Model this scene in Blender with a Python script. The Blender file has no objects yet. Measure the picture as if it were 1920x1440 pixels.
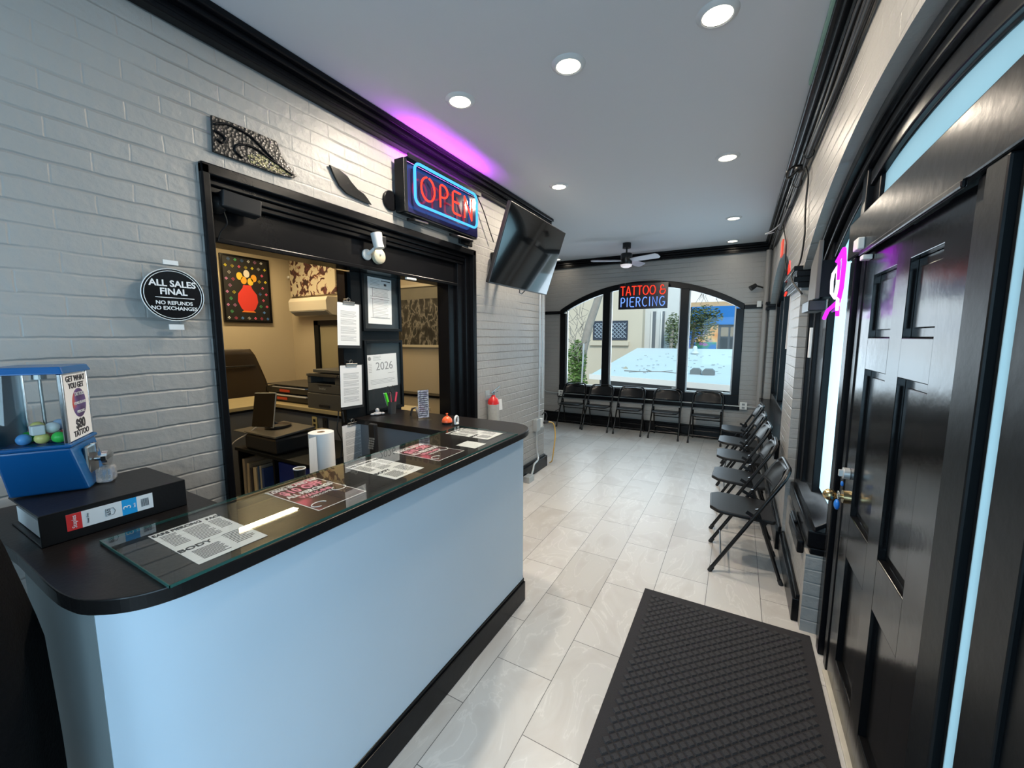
import bpy, bmesh, math, random
from mathutils import Vector, Matrix
C = bpy.context.scene.collection
PI = math.pi
random.seed(7)
V = Vector

# ------------------------------------------------------------------ camera
cam_d = bpy.data.cameras.new('camera'); cam = bpy.data.objects.new('camera', cam_d); C.objects.link(cam)
YAW, PIT, ROLL = 0.508654, 0.1159, 0.00058
fw = V((-math.sin(YAW)*math.cos(PIT), math.cos(YAW)*math.cos(PIT), -math.sin(PIT)))
rt = V((math.cos(YAW), math.sin(YAW), 0)); up = rt.cross(fw)
cam.matrix_world = Matrix(((rt.x, up.x, -fw.x, 1.004), (rt.y, up.y, -fw.y, -1.1616), (rt.z, up.z, -fw.z, 1.6579), (0, 0, 0, 1)))
cam_d.sensor_width = 36; cam_d.lens = 756.5/1920*36; cam_d.clip_start = .02
S = bpy.context.scene; S.camera = cam

# ------------------------------------------------------------------ world, daylight, exposure
S.view_settings.view_transform = 'Standard'; S.view_settings.look = 'None'
S.view_settings.gamma = 1; S.view_settings.use_curve_mapping = False
S.view_settings.exposure = 0.78
W = bpy.data.worlds.new('sky'); S.world = W; W.use_nodes = True
nt = W.node_tree; nt.nodes.clear()
wo = nt.nodes.new('ShaderNodeOutputWorld'); bg = nt.nodes.new('ShaderNodeBackground')
tc = nt.nodes.new('ShaderNodeTexCoord'); sx = nt.nodes.new('ShaderNodeSeparateXYZ'); cr = nt.nodes.new('ShaderNodeValToRGB')
nt.links.new(tc.outputs['Generated'], sx.inputs[0]); nt.links.new(sx.outputs['Z'], cr.inputs[0])
cr.color_ramp.elements[0].position = 0.0; cr.color_ramp.elements[0].color = (.92, .95, .97, 1)
cr.color_ramp.elements[1].position = .4; cr.color_ramp.elements[1].color = (.30, .70, .95, 1)
nt.links.new(cr.outputs[0], bg.inputs[0]); bg.inputs[1].default_value = .72
nt.links.new(bg.outputs[0], wo.inputs[0])

def area(name, loc, size, direction, color, energy, shape='RECTANGLE', sy=None, spread=None):
    l = bpy.data.lights.new(name, 'AREA'); l.shape = shape; l.size = size
    if sy: l.size_y = sy
    l.color = color; l.energy = energy
    if spread: l.spread = spread
    o = bpy.data.objects.new(name, l); C.objects.link(o); o.location = loc
    o.rotation_euler = V(direction).to_track_quat('-Z', 'Y').to_euler()
    return o
# sun: soft winter daylight on the neighbouring buildings
sd = bpy.data.lights.new('sun', 'SUN'); sd.energy = 1.7; sd.angle = .3; sd.color = (1, .93, .82)
so = bpy.data.objects.new('sun', sd); C.objects.link(so); so.rotation_euler = V((-.35, .8, -.9)).to_track_quat('-Z', 'Y').to_euler()
# daylight entering by the windows
def portal(name, loc, sx_, sy_, d):
    o = area(name, loc, sx_, d, (1, 1, 1), 1, sy=sy_); o.data.cycles.is_portal = True
portal('portal_far', (-.47, 6.55, 1.65), 3.2, 2.1, (0, -1, 0))
portal('portal_right', (1.80, 1.0, 1.4), 3.6, 2.6, (-1, 0, 0))
portal('portal_right', (1.80, 4.47, 1.6), 2.9, 2.1, (-1, 0, 0))
DAY = (.50, .78, 1.0)
area('daylight_door', (2.3, .6, 1.2), 3.4, (-1, 0, -.05), DAY, 50, sy=2.1)
area('fill_near_opening', (.5, -3.75, 1.5), 1.4, (-.05, 1, -.1), DAY, 46, sy=1.8)  # fill lamp at an unseen window, added to light the counter
area('fill_side_opening', (1.85, -2.2, 1.6), 1.7, (-1, .35, -.55), DAY, 27, sy=1.5)  # blue fill lamp behind an added, unseen side window for the counter front
area('daylight_far', (-.47, 6.6, 1.75), 2.8, (0, -1, -.15), (.75, .88, 1.0), 32, sy=1.8)
area('daylight_right_far', (1.83, 4.5, 1.5), 2.2, (-1, 0, -.1), DAY, 16, sy=1.5)

# ------------------------------------------------------------------ materials
def new_mat(name):
    m = bpy.data.materials.new(name); m.use_nodes = True
    n = m.node_tree.nodes; return m, n, m.node_tree.links, n['Principled BSDF']
def pm(name, col, rough=.5, metal=0, spec=.5, bump=0, bscale=40, var=0, vscale=6, emit=None, es=0, trans=0, ior=1.45, coat=0, alpha=1):
    m, n, L, b = new_mat(name)
    b.inputs['Base Color'].default_value = (*col, 1); b.inputs['Roughness'].default_value = rough
    b.inputs['Metallic'].default_value = metal; b.inputs['Specular IOR Level'].default_value = spec
    b.inputs['Transmission Weight'].default_value = trans; b.inputs['IOR'].default_value = ior
    b.inputs['Coat Weight'].default_value = coat; b.inputs['Alpha'].default_value = alpha
    t = n.new('ShaderNodeTexCoord')
    if emit: b.inputs['Emission Color'].default_value = (*emit, 1); b.inputs['Emission Strength'].default_value = es
    if bump:
        no = n.new('ShaderNodeTexNoise'); no.inputs['Scale'].default_value = bscale; no.inputs['Detail'].default_value = 4
        bu = n.new('ShaderNodeBump'); bu.inputs['Strength'].default_value = bump; bu.inputs['Distance'].default_value = .01
        L.new(t.outputs['Object'], no.inputs['Vector']); L.new(no.outputs['Fac'], bu.inputs['Height']); L.new(bu.outputs[0], b.inputs['Normal'])
    if var:
        no = n.new('ShaderNodeTexNoise'); no.inputs['Scale'].default_value = vscale; no.inputs['Detail'].default_value = 5
        mx = n.new('ShaderNodeMix'); mx.data_type = 'RGBA'
        mx.inputs['A'].default_value = (*[c*(1-var) for c in col], 1); mx.inputs['B'].default_value = (*[min(1, c*(1+var)) for c in col], 1)
        L.new(t.outputs['Object'], no.inputs['Vector']); L.new(no.outputs['Fac'], mx.inputs['Factor']); L.new(mx.outputs['Result'], b.inputs['Base Color'])
    return m
def brick(name, axis, col, strength=.6, rough=.42):
    """painted brick; axis 'x' = wall facing x, 'y' = wall facing y"""
    m, n, L, b = new_mat(name)
    t = n.new('ShaderNodeTexCoord'); s = n.new('ShaderNodeSeparateXYZ'); c = n.new('ShaderNodeCombineXYZ')
    L.new(t.outputs['Object'], s.inputs[0])
    a1 = n.new('ShaderNodeMath'); a1.operation = 'ADD'; a1.inputs[1].default_value = 20
    L.new(s.outputs['Y' if axis == 'x' else 'X'], a1.inputs[0]); L.new(a1.outputs[0], c.inputs['X']); L.new(s.outputs['Z'], c.inputs['Y'])
    wn = n.new('ShaderNodeTexNoise'); wn.inputs['Scale'].default_value = 9; wn.inputs['Detail'].default_value = 3; L.new(t.outputs['Object'], wn.inputs['Vector'])
    sc = n.new('ShaderNodeVectorMath'); sc.operation = 'SCALE'; sc.inputs['Scale'].default_value = .012; L.new(wn.outputs['Color'], sc.inputs[0])
    ad = n.new('ShaderNodeVectorMath'); ad.operation = 'ADD'; L.new(c.outputs[0], ad.inputs[0]); L.new(sc.outputs[0], ad.inputs[1])
    br = n.new('ShaderNodeTexBrick'); L.new(ad.outputs[0], br.inputs['Vector'])
    br.inputs['Scale'].default_value = 1; br.inputs['Brick Width'].default_value = .225; br.inputs['Row Height'].default_value = .0755
    br.inputs['Mortar Size'].default_value = .005; br.inputs['Mortar Smooth'].default_value = .9
    s2 = n.new('ShaderNodeSeparateXYZ'); L.new(ad.outputs[0], s2.inputs[0])
    dv = n.new('ShaderNodeMath'); dv.operation = 'DIVIDE'; dv.inputs[1].default_value = .0755; L.new(s2.outputs['Y'], dv.inputs[0])
    fr_ = n.new('ShaderNodeMath'); fr_.operation = 'FRACT'; L.new(dv.outputs[0], fr_.inputs[0])
    pp = n.new('ShaderNodeMath'); pp.operation = 'PINGPONG'; pp.inputs[1].default_value = .5; L.new(fr_.outputs[0], pp.inputs[0])
    row = n.new('ShaderNodeMapRange'); row.inputs['From Min'].default_value = .0; row.inputs['From Max'].default_value = .10; row.inputs['To Min'].default_value = 1; row.inputs['To Max'].default_value = 0; row.interpolation_type = 'SMOOTHSTEP'; L.new(pp.outputs[0], row.inputs['Value'])
    big = n.new('ShaderNodeTexNoise'); big.inputs['Scale'].default_value = 1.7; big.inputs['Detail'].default_value = 3; L.new(t.outputs['Object'], big.inputs['Vector'])
    fade = n.new('ShaderNodeMapRange'); fade.inputs['From Min'].default_value = .38; fade.inputs['From Max'].default_value = .6; fade.inputs['To Min'].default_value = .15; L.new(big.outputs['Fac'], fade.inputs['Value'])
    rw = n.new('ShaderNodeMath'); rw.operation = 'MULTIPLY'; L.new(row.outputs[0], rw.inputs[0]); L.new(fade.outputs[0], rw.inputs[1])
    vb = n.new('ShaderNodeMath'); vb.operation = 'MULTIPLY'; vb.inputs[1].default_value = .22; L.new(br.outputs['Fac'], vb.inputs[0])
    hs = n.new('ShaderNodeMath'); hs.operation = 'MAXIMUM'; L.new(rw.outputs[0], hs.inputs[0]); L.new(vb.outputs[0], hs.inputs[1])
    n1 = n.new('ShaderNodeTexNoise'); n1.inputs['Scale'].default_value = 26; n1.inputs['Detail'].default_value = 6; L.new(t.outputs['Object'], n1.inputs['Vector'])
    ma = n.new('ShaderNodeMath'); ma.operation = 'MULTIPLY_ADD'; ma.inputs[1].default_value = -1.0
    L.new(hs.outputs[0], ma.inputs[0])
    m2 = n.new('ShaderNodeMath'); m2.operation = 'MULTIPLY'; m2.inputs[1].default_value = .9; L.new(n1.outputs['Fac'], m2.inputs[0]); L.new(m2.outputs[0], ma.inputs[2])
    bu = n.new('ShaderNodeBump'); bu.inputs['Strength'].default_value = strength; bu.inputs['Distance'].default_value = .008
    L.new(ma.outputs[0], bu.inputs['Height']); L.new(bu.outputs[0], b.inputs['Normal'])
    mx = n.new('ShaderNodeMix'); mx.data_type = 'RGBA'; mx.inputs['A'].default_value = (*[k*.92 for k in col], 1); mx.inputs['B'].default_value = (*[k*1.08 for k in col], 1)
    n3 = n.new('ShaderNodeTexNoise'); n3.inputs['Scale'].default_value = 3; L.new(t.outputs['Object'], n3.inputs['Vector'])
    L.new(n3.outputs['Fac'], mx.inputs['Factor'])
    mm = n.new('ShaderNodeMix'); mm.data_type = 'RGBA'; mm.inputs['B'].default_value = (*[k*.72 for k in col], 1)
    fm = n.new('ShaderNodeMath'); fm.operation = 'MULTIPLY'; fm.inputs[1].default_value = .4; L.new(hs.outputs[0], fm.inputs[0]); L.new(fm.outputs[0], mm.inputs['Factor'])
    L.new(mx.outputs['Result'], mm.inputs['A']); L.new(mm.outputs['Result'], b.inputs['Base Color'])
    b.inputs['Roughness'].default_value = rough
    return m
def tile_floor():
    m, n, L, b = new_mat('porcelain_tile')
    t = n.new('ShaderNodeTexCoord'); s = n.new('ShaderNodeSeparateXYZ'); c = n.new('ShaderNodeCombineXYZ'); L.new(t.outputs['Object'], s.inputs[0])
    a1 = n.new('ShaderNodeMath'); a1.operation = 'ADD'; a1.inputs[1].default_value = .6096*20-.18; L.new(s.outputs['Y'], a1.inputs[0])
    a2 = n.new('ShaderNodeMath'); a2.operation = 'ADD'; a2.inputs[1].default_value = .3048*20; L.new(s.outputs['X'], a2.inputs[0])
    L.new(a1.outputs[0], c.inputs['X']); L.new(a2.outputs[0], c.inputs['Y'])
    br = n.new('ShaderNodeTexBrick'); L.new(c.outputs[0], br.inputs['Vector'])
    for k, v in {'Scale': 1, 'Brick Width': .6096, 'Row Height': .3048, 'Mortar Size': .0016, 'Mortar Smooth': .1, 'Bias': 0}.items(): br.inputs[k].default_value = v
    br.inputs['Color1'].default_value = (.47, .455, .435, 1); br.inputs['Color2'].default_value = (.56, .545, .525, 1); br.inputs['Mortar'].default_value = (.07, .07, .07, 1)
    mp = n.new('ShaderNodeMapping'); mp.inputs['Scale'].default_value = (1.6, .8, 1); mp.inputs['Rotation'].default_value = (0, 0, .5); L.new(t.outputs['Object'], mp.inputs['Vector'])
    no = n.new('ShaderNodeTexNoise'); no.inputs['Scale'].default_value = 2.6; no.inputs['Detail'].default_value = 8; no.inputs['Distortion'].default_value = 1.6; L.new(mp.outputs[0], no.inputs['Vector'])
    ra = n.new('ShaderNodeValToRGB'); L.new(no.outputs['Fac'], ra.inputs[0])
    e = ra.color_ramp.elements; e[0].position = .35; e[0].color = (.9, .88, .87, 1); e[1].position = .62; e[1].color = (1.0, 1, 1, 1)
    e2 = ra.color_ramp.elements.new(.49); e2.color = (.98, .98, .98, 1); e3 = ra.color_ramp.elements.new(.502); e3.color = (1.12, 1.12, 1.12, 1); e4 = ra.color_ramp.elements.new(.515); e4.color = (.98, .98, .98, 1)
    mu = n.new('ShaderNodeMix'); mu.data_type = 'RGBA'; mu.blend_type = 'MULTIPLY'; mu.inputs['Factor'].default_value = 1
    L.new(br.outputs['Color'], mu.inputs['A']); L.new(ra.outputs[0], mu.inputs['B']); L.new(mu.outputs['Result'], b.inputs['Base Color'])
    b.inputs['Roughness'].default_value = .33
    bu = n.new('ShaderNodeBump'); bu.invert = True; bu.inputs['Strength'].default_value = .4; bu.inputs['Distance'].default_value = .002; L.new(br.outputs['Fac'], bu.inputs['Height']); L.new(bu.outputs[0], b.inputs['Normal'])
    return m
def glass(name, tint=(1, 1, 1), refl=1.0, ior=1.45):
    m, n, L, b = new_mat(name); n.remove(b)
    o = n['Material Output']; tr = n.new('ShaderNodeBsdfTransparent'); gl = n.new('ShaderNodeBsdfGlossy'); mx = n.new('ShaderNodeMixShader'); fr = n.new('ShaderNodeFresnel')
    tr.inputs[0].default_value = (*tint, 1); gl.inputs['Roughness'].default_value = .01; ge = n.new('ShaderNodeNewGeometry'); mi = n.new('ShaderNodeMapRange'); mi.inputs['To Min'].default_value = ior; mi.inputs['To Max'].default_value = 1/ior
    L.new(ge.outputs['Backfacing'], mi.inputs['Value']); L.new(mi.outputs[0], fr.inputs['IOR'])   # thin sheet: same reflection from both faces
    ml = n.new('ShaderNodeMath'); ml.operation = 'MULTIPLY'; ml.inputs[1].default_value = refl; L.new(fr.outputs[0], ml.inputs[0])
    L.new(ml.outputs[0], mx.inputs[0]); L.new(tr.outputs[0], mx.inputs[1]); L.new(gl.outputs[0], mx.inputs[2]); L.new(mx.outputs[0], o.inputs[0])
    return m
def frosted(name, col, transp=0.0):
    m, n, L, b = new_mat(name); n.remove(b)
    o = n['Material Output']; tl = n.new('ShaderNodeBsdfTranslucent'); df = n.new('ShaderNodeBsdfDiffuse'); mx = n.new('ShaderNodeMixShader')
    t = n.new('ShaderNodeTexCoord'); no = n.new('ShaderNodeTexNoise'); no.inputs['Scale'].default_value = 5; no.inputs['Detail'].default_value = 6; L.new(t.outputs['Object'], no.inputs['Vector'])
    mc = n.new('ShaderNodeMix'); mc.data_type = 'RGBA'; mc.inputs['A'].default_value = (*[k*.88 for k in col], 1); mc.inputs['B'].default_value = (*col, 1); L.new(no.outputs['Fac'], mc.inputs['Factor'])
    L.new(mc.outputs['Result'], tl.inputs[0]); L.new(mc.outputs['Result'], df.inputs[0]); mx.inputs[0].default_value = .15
    L.new(tl.outputs[0], mx.inputs[1]); L.new(df.outputs[0], mx.inputs[2])
    L.new(mx.outputs[0], o.inputs[0]); return m
def emis(name, col, s):
    m, n, L, b = new_mat(name); n.remove(b); e = n.new('ShaderNodeEmission'); e.inputs[0].default_value = (*col, 1); e.inputs[1].default_value = s
    L.new(e.outputs[0], n['Material Output'].inputs[0]); return m
def ramp_mat(name, stops, scale=5, detail=8, dist=0, rough=.5, tex='noise', bump=0, mscale=None, rnd=1.0):
    m, n, L, b = new_mat(name); t = n.new('ShaderNodeTexCoord'); mp = n.new('ShaderNodeMapping'); L.new(t.outputs['Object'], mp.inputs['Vector'])
    if mscale: mp.inputs['Scale'].default_value = mscale
    if tex == 'noise':
        x = n.new('ShaderNodeTexNoise'); x.inputs['Detail'].default_value = detail; x.inputs['Distortion'].default_value = dist; out = x.outputs['Fac']
    elif tex == 'voronoi':
        x = n.new('ShaderNodeTexVoronoi'); out = x.outputs['Distance']; x.inputs['Randomness'].default_value = rnd
    x.inputs['Scale'].default_value = scale; L.new(mp.outputs[0], x.inputs['Vector'])
    r = n.new('ShaderNodeValToRGB'); L.new(out, r.inputs[0])
    while len(r.color_ramp.elements) > 1: r.color_ramp.elements.remove(r.color_ramp.elements[-1])
    r.color_ramp.elements[0].position = stops[0][0]; r.color_ramp.elements[0].color = (*stops[0][1], 1)
    for p, c in stops[1:]:
        e = r.color_ramp.elements.new(p); e.color = (*c, 1)
    L.new(r.outputs[0], b.inputs['Base Color']); b.inputs['Roughness'].default_value = rough
    if bump:
        bu = n.new('ShaderNodeBump'); bu.inputs['Strength'].default_value = bump; bu.inputs['Distance'].default_value = .01; L.new(out, bu.inputs['Height']); L.new(bu.outputs[0], b.inputs['Normal'])
    return m

GREY = (.325, .317, .305)
M = dict(
    brick_x=brick('painted_brick', 'x', GREY), brick_y=brick('painted_brick_end', 'y', GREY),
    plaster=pm('grey_render', GREY, .4, bump=.35, bscale=14), floor=tile_floor(),
    ceiling=pm('ceiling_paint', (.62, .62, .64), .75, bump=.05, bscale=30),
    black=pm('black_gloss_paint', (.0045, .0048, .006), .26, bump=.08, bscale=22, spec=.2),
    blackm=pm('black_satin_paint', (.006, .0075, .009), .38, spec=.2, bump=.1, bscale=18),
    door=pm('black_door_paint', (.006, .006, .0065), .17, bump=.07, bscale=14, spec=.42),
    metal=pm('black_metal', (.008, .008, .009), .26, spec=.45, bump=.02, bscale=60), vinyl=pm('black_vinyl', (.010, .0095, .010), .36, spec=.35, bump=.05, bscale=90),
    chrome=pm('chrome', (.7, .7, .7), .15, 1, bump=.02), steel=pm('brushed_steel', (.38, .37, .35), .35, 1, bump=.05), silver=pm('galvanised_steel', (.5, .53, .54), .45, .6, bump=.1),
    panel=pm('pale_blue_panel', (.60, .70, .80), .42, var=.04, vscale=2, bump=.02), top=pm('black_laminate', (.011, .0095, .0095), .3, spec=.35, var=.3, vscale=30, bump=.05, bscale=80),
    white=pm('white_plastic', (.72, .72, .70), .4, bump=.02), paper=pm('white_paper', (.74, .75, .76), .6, var=.03, vscale=8), ink=pm('black_ink', (.03, .03, .035), .6, bump=.01), greyink=pm('grey_ink', (.25, .26, .27), .6, bump=.01),
    beige=pm('beige_wall', (.50, .43, .31), .7, bump=.06, bscale=20), dark=pm('dark_plastic', (.02, .02, .021), .35, bump=.04),
    rubber=pm('black_rubber', (.015, .015, .016), .7, bump=.1), cable=pm('black_cable', (.01, .01, .011), .45, bump=.05), wcable=pm('white_cable', (.6, .6, .62), .45, bump=.05),
    pane=glass('window_glass', (.97, .98, .98), .4), acrylic=glass('clear_acrylic', (.97, .98, .98), .7), counterglass=glass('counter_glass', (.95, .98, .97), 1.45, 1.5), edge=pm('glass_edge', (.03, .10, .085), .15, bump=.02),
    frost=frosted('frosted_film', (.62, .76, .77)), red=pm('red_enamel', (.55, .02, .02), .25, bump=.02), blue=pm('blue_enamel', (.004, .085, .26), .22, spec=.6, bump=.05, bscale=15),
)

# ------------------------------------------------------------------ mesh helpers
class B:
    def __init__(s): s.b = bmesh.new()
    def face(s, pts):
        return s.b.faces.new([s.b.verts.new(p) for p in pts])
    def box(s, x0, x1, y0, y1, z0, z1):
        v = [s.b.verts.new((x, y, z)) for x in (x0, x1) for y in (y0, y1) for z in (z0, z1)]
        for f in ((0, 1, 3, 2), (4, 6, 7, 5), (0, 4, 5, 1), (2, 3, 7, 6), (0, 2, 6, 4), (1, 5, 7, 3)): s.b.faces.new([v[i] for i in f])
        return s
    def mbox(s, M4, hx, hy, hz):
        v = [s.b.verts.new(M4 @ V((x*hx, y*hy, z*hz))) for x in (-1, 1) for y in (-1, 1) for z in (-1, 1)]
        for f in ((0, 1, 3, 2), (4, 6, 7, 5), (0, 4, 5, 1), (2, 3, 7, 6), (0, 2, 6, 4), (1, 5, 7, 3)): s.b.faces.new([v[i] for i in f])
        return s
    def prism(s, pts, d):
        d = V(d); a = [s.b.verts.new(p) for p in pts]; c = [s.b.verts.new(V(p)+d) for p in pts]; n = len(pts)
        s.b.faces.new(a); s.b.faces.new(c[::-1])
        for i in range(n): s.b.faces.new((a[i], c[i], c[(i+1) % n], a[(i+1) % n]))
        return s
    def tube(s, pts, r, n=8, closed=False, cap=True):
        pts = [V(p) for p in pts]; N = len(pts); rings = []
        for i, p in enumerate(pts):
            if closed: t = pts[(i+1) % N]-pts[i-1]
            else: t = pts[min(i+1, N-1)]-pts[max(i-1, 0)]
            t.normalize()
            if i == 0:
                ref = V((0, 0, 1)) if abs(t.z) < .9 else V((1, 0, 0)); u = t.cross(ref).normalized()
            else:
                u = (u-t*u.dot(t)); u = u.normalized() if u.length > 1e-6 else t.orthogonal().normalized()
            w = t.cross(u); rr = r[i] if isinstance(r, (list, tuple)) else r
            rings.append([s.b.verts.new(p+(u*math.cos(2*PI*k/n)+w*math.sin(2*PI*k/n))*rr) for k in range(n)])
        for i in range(N if closed else N-1):
            a, c = rings[i], rings[(i+1) % N]
            for k in range(n): s.b.faces.new((a[k], a[(k+1) % n], c[(k+1) % n], c[k]))
        if cap and not closed: s.b.faces.new(rings[0][::-1]); s.b.faces.new(rings[-1])
        return s
    def cyl(s, p0, p1, r0, r1=None, n=20): return s.tube([p0, p1], [r0, r0 if r1 is None else r1], n)
    def lathe(s, prof, c, n=24, M4=None, cap=True):
        rings = []
        for r, z in prof:
            ring = []
            for k in range(n):
                p = V((r*math.cos(2*PI*k/n), r*math.sin(2*PI*k/n), z))
                if M4 is not None: p = M4 @ p
                ring.append(s.b.verts.new(p+V(c)))
            rings.append(ring)
        for a, d in zip(rings, rings[1:]):
            for k in range(n): s.b.faces.new((a[k], a[(k+1) % n], d[(k+1) % n], d[k]))
        if cap: s.b.faces.new(rings[0][::-1]); s.b.faces.new(rings[-1])
        return s
    def ball(s, c, r, seg=12, sc=(1, 1, 1)):
        m = Matrix.Translation(c) @ Matrix.Diagonal((*sc, 1)); bmesh.ops.create_uvsphere(s.b, u_segments=seg, v_segments=max(6, seg//2+1), radius=r, matrix=m); return s
    def grid(s, fn, nu, nv):
        v = [[s.b.verts.new(fn(i/nu, j/nv)) for j in range(nv+1)] for i in range(nu+1)]
        for i in range(nu):
            for j in range(nv): s.b.faces.new((v[i][j], v[i+1][j], v[i+1][j+1], v[i][j+1]))
        return s
    def build(s, name, mat, parent=None, bevel=0, smooth=False, solid=0, center=True):
        bmesh.ops.recalc_face_normals(s.b, faces=s.b.faces[:])
        me = bpy.data.meshes.new(name); s.b.to_mesh(me); s.b.free()
        me.materials.append(M[mat] if isinstance(mat, str) else mat)
        o = bpy.data.objects.new(name, me); C.objects.link(o)
        off = V((0, 0, 0)); p = parent
        while p is not None: off += p.location; p = p.parent
        if parent is not None: o.parent = parent; me.transform(Matrix.Translation(-off))
        elif center and me.vertices:
            xs = [v.co for v in me.vertices]; lo = V([min(c[i] for c in xs) for i in range(3)]); hi = V([max(c[i] for c in xs) for i in range(3)])
            q = V(((lo.x+hi.x)/2, (lo.y+hi.y)/2, lo.z)); me.transform(Matrix.Translation(-q)); o.location = q
        if smooth:
            for f in me.polygons: f.use_smooth = True
            if smooth == 'auto':
                e = o.modifiers.new('split', 'EDGE_SPLIT'); e.split_angle = .7
        if solid: md = o.modifiers.new('solid', 'SOLIDIFY'); md.thickness = solid; md.offset = 0
        if bevel: md = o.modifiers.new('bevel', 'BEVEL'); md.width = bevel; md.segments = 2; md.limit_method = 'ANGLE'; md.angle_limit = .6
        return o
def tag(o, label, cat, group=None):
    o['label'] = label; o['category'] = cat
    if group: o['group'] = group
    return o
def thing(name, loc, label, cat, group=None):
    o = bpy.data.objects.new(name, None); C.objects.link(o); o.location = loc; o.empty_display_size = .1
    return tag(o, label, cat, group)
def struct(o, label=None):
    o['kind'] = 'structure'
    if label: o['label'] = label
    return o
def bx(name, mat, x0, x1, y0, y1, z0, z1, parent=None, bevel=0):
    return B().box(x0, x1, y0, y1, z0, z1).build(name, mat, parent, bevel)
def frame(o, u, v):
    u = V(u).normalized(); v = V(v); v = (v-u*v.dot(u)).normalized(); w = u.cross(v); o = V(o)
    return Matrix(((u.x, v.x, w.x, o.x), (u.y, v.y, w.y, o.y), (u.z, v.z, w.z, o.z), (0, 0, 0, 1)))
def text(body, F, size, mat, parent, name='lettering', x=0, y=0, ext=.0006, align='CENTER', shear=0, sx=1, lift=.0008, bold=0):
    cu = bpy.data.curves.new('t', 'FONT'); cu.body = body; cu.size = size; cu.extrude = ext; cu.align_x = align; cu.align_y = 'CENTER'; cu.shear = shear; cu.offset = bold; cu.resolution_u = 3
    t = bpy.data.objects.new('t', cu); C.objects.link(t); bpy.context.view_layer.update()
    dg = bpy.context.evaluated_depsgraph_get(); me = bpy.data.meshes.new_from_object(t.evaluated_get(dg)); bpy.data.objects.remove(t)
    me.transform(F @ Matrix.Translation((x, y, lift)) @ Matrix.Diagonal((sx, 1, 1, 1)))
    me.materials.clear(); me.materials.append(M[mat] if isinstance(mat, str) else mat); me.name = name
    o = bpy.data.objects.new(name, me); C.objects.link(o); off = V((0, 0, 0)); p = parent
    while p is not None: off += p.location; p = p.parent
    o.parent = parent; me.transform(Matrix.Translation(-off)); return o
def lines(F, rows, parent, mat='greyink', name='printed_text', h=.0022, t=.0004):
    """rows: (x0,x1,y) short printed lines in frame F"""
    b = B()
    for x0, x1, y in rows:
        b.mbox(F @ Matrix.Translation(((x0+x1)/2, y, .0005)), (x1-x0)/2, h/2, t/2)
    return b.build(name, mat, parent)
def para(x0, x1, y0, y1, n, seed=0):
    r = random.Random(seed); return [(x0, x1-(r.random()*.25*(x1-x0) if k % 3 == 2 else r.random()*.03*(x1-x0)), y0+(y1-y0)*k/max(1, n-1)) for k in range(n)]
def flat(name, mat, F, hw, hh, parent=None, t=.0006, bevel=0):
    return B().mbox(F, hw, hh, t/2).build(name, mat, parent, bevel)

# ------------------------------------------------------------------ room shell
def arch_z(a, a0, a1, zs, za):
    c = (a0+a1)/2; h = (a1-a0)/2; s = za-zs; R = (h*h+s*s)/(2*s); return za-R+math.sqrt(max(R*R-(a-c)**2, 0))
def wall(name, mat, axis, p0, p1, u0, u1, ztop, openings, kind='wall'):
    """openings: (a0,a1,zbottom,zspring,zapex)"""
    b = B()
    def block(a0, a1, z00, z01, z10, z11):
        pts = [(a0, z00), (a1, z10), (a1, z11), (a0, z01)]
        if axis == 'x': b.prism([(p0, a, z) for a, z in pts], (p1-p0, 0, 0))
        else: b.prism([(a, p0, z) for a, z in pts], (0, p1-p0, 0))
    cur = u0
    for a0, a1, zb, zs, za in sorted(openings):
        if a0 > cur: block(cur, a0, 0, ztop, 0, ztop)
        if zb > 0: block(a0, a1, 0, zb, 0, zb)
        N = 28 if za > zs else 1
        for i in range(N):
            s0 = a0+(a1-a0)*i/N; s1 = a0+(a1-a0)*(i+1)/N
            z0, z1 = (arch_z(s0, a0, a1, zs, za), arch_z(s1, a0, a1, zs, za)) if N > 1 else (zs, zs)
            block(s0, s1, z0, ztop, z1, ztop)
        cur = a1
    if cur < u1: block(cur, u1, 0, ztop, 0, ztop)
    bmesh.ops.remove_doubles(b.b, verts=b.b.verts[:], dist=1e-5)
    return struct(b.build(name, mat, center=False))
CZ = 3.06
struct(B().box(-2.5, 1.75, -3.4, 6.3, -.1, 0).build('floor', 'floor', center=False), 'pale stone-look rectangular floor tiles in running bond')
struct(B().box(-2.5, 1.85, -3.5, 6.4, CZ, CZ+.12).build('ceiling', 'ceiling', center=False), 'smooth light grey painted ceiling')
struct(bx('floor', pm('office_floor', (.12, .1, .08), .5, var=.2), -5.0, -1.45, -1.8, 2.7, -.12, -.001), 'dark floor of the office behind the counter opening')
FB = (-2.0, 1.06, .56, 2.17, 2.615)
NB = (-1.0, 2.45, 0.0, 2.12, 2.545); NB2 = (3.12, 5.86, .74, 2.12, 2.57)
wall('wall_far', 'brick_y', 'y', 6.13, 6.42, -2.5, 1.75, CZ, [FB])
wall('wall_right', 'brick_x', 'x', 1.38, 1.70, -3.4, 6.13, CZ, [(-3.1, -1.25, .7, 2.2, 2.5), NB, NB2])  # first opening is unseen, added to let in fill light for the counter
wall('wall_left', 'brick_x', 'x', -1.11, -1.24, -3.4, 3.47, CZ, [(-.19, 1.93, 0, 2.42, 2.42)])
wall('wall_near', 'brick_y', 'y', -3.4, -3.65, -1.3, 1.75, CZ, [(-.2, 1.2, .6, 2.2, 2.5)])  # opening is unseen, added to bring light in from behind the camera
struct(bx('wall_alcove', 'brick_x', -2.5, -2.4, 3.3, 6.13, 0, CZ)); struct(bx('wall_alcove', 'brick_y', -2.4, -1.24, 3.33, 3.47, 0, CZ))
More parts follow.
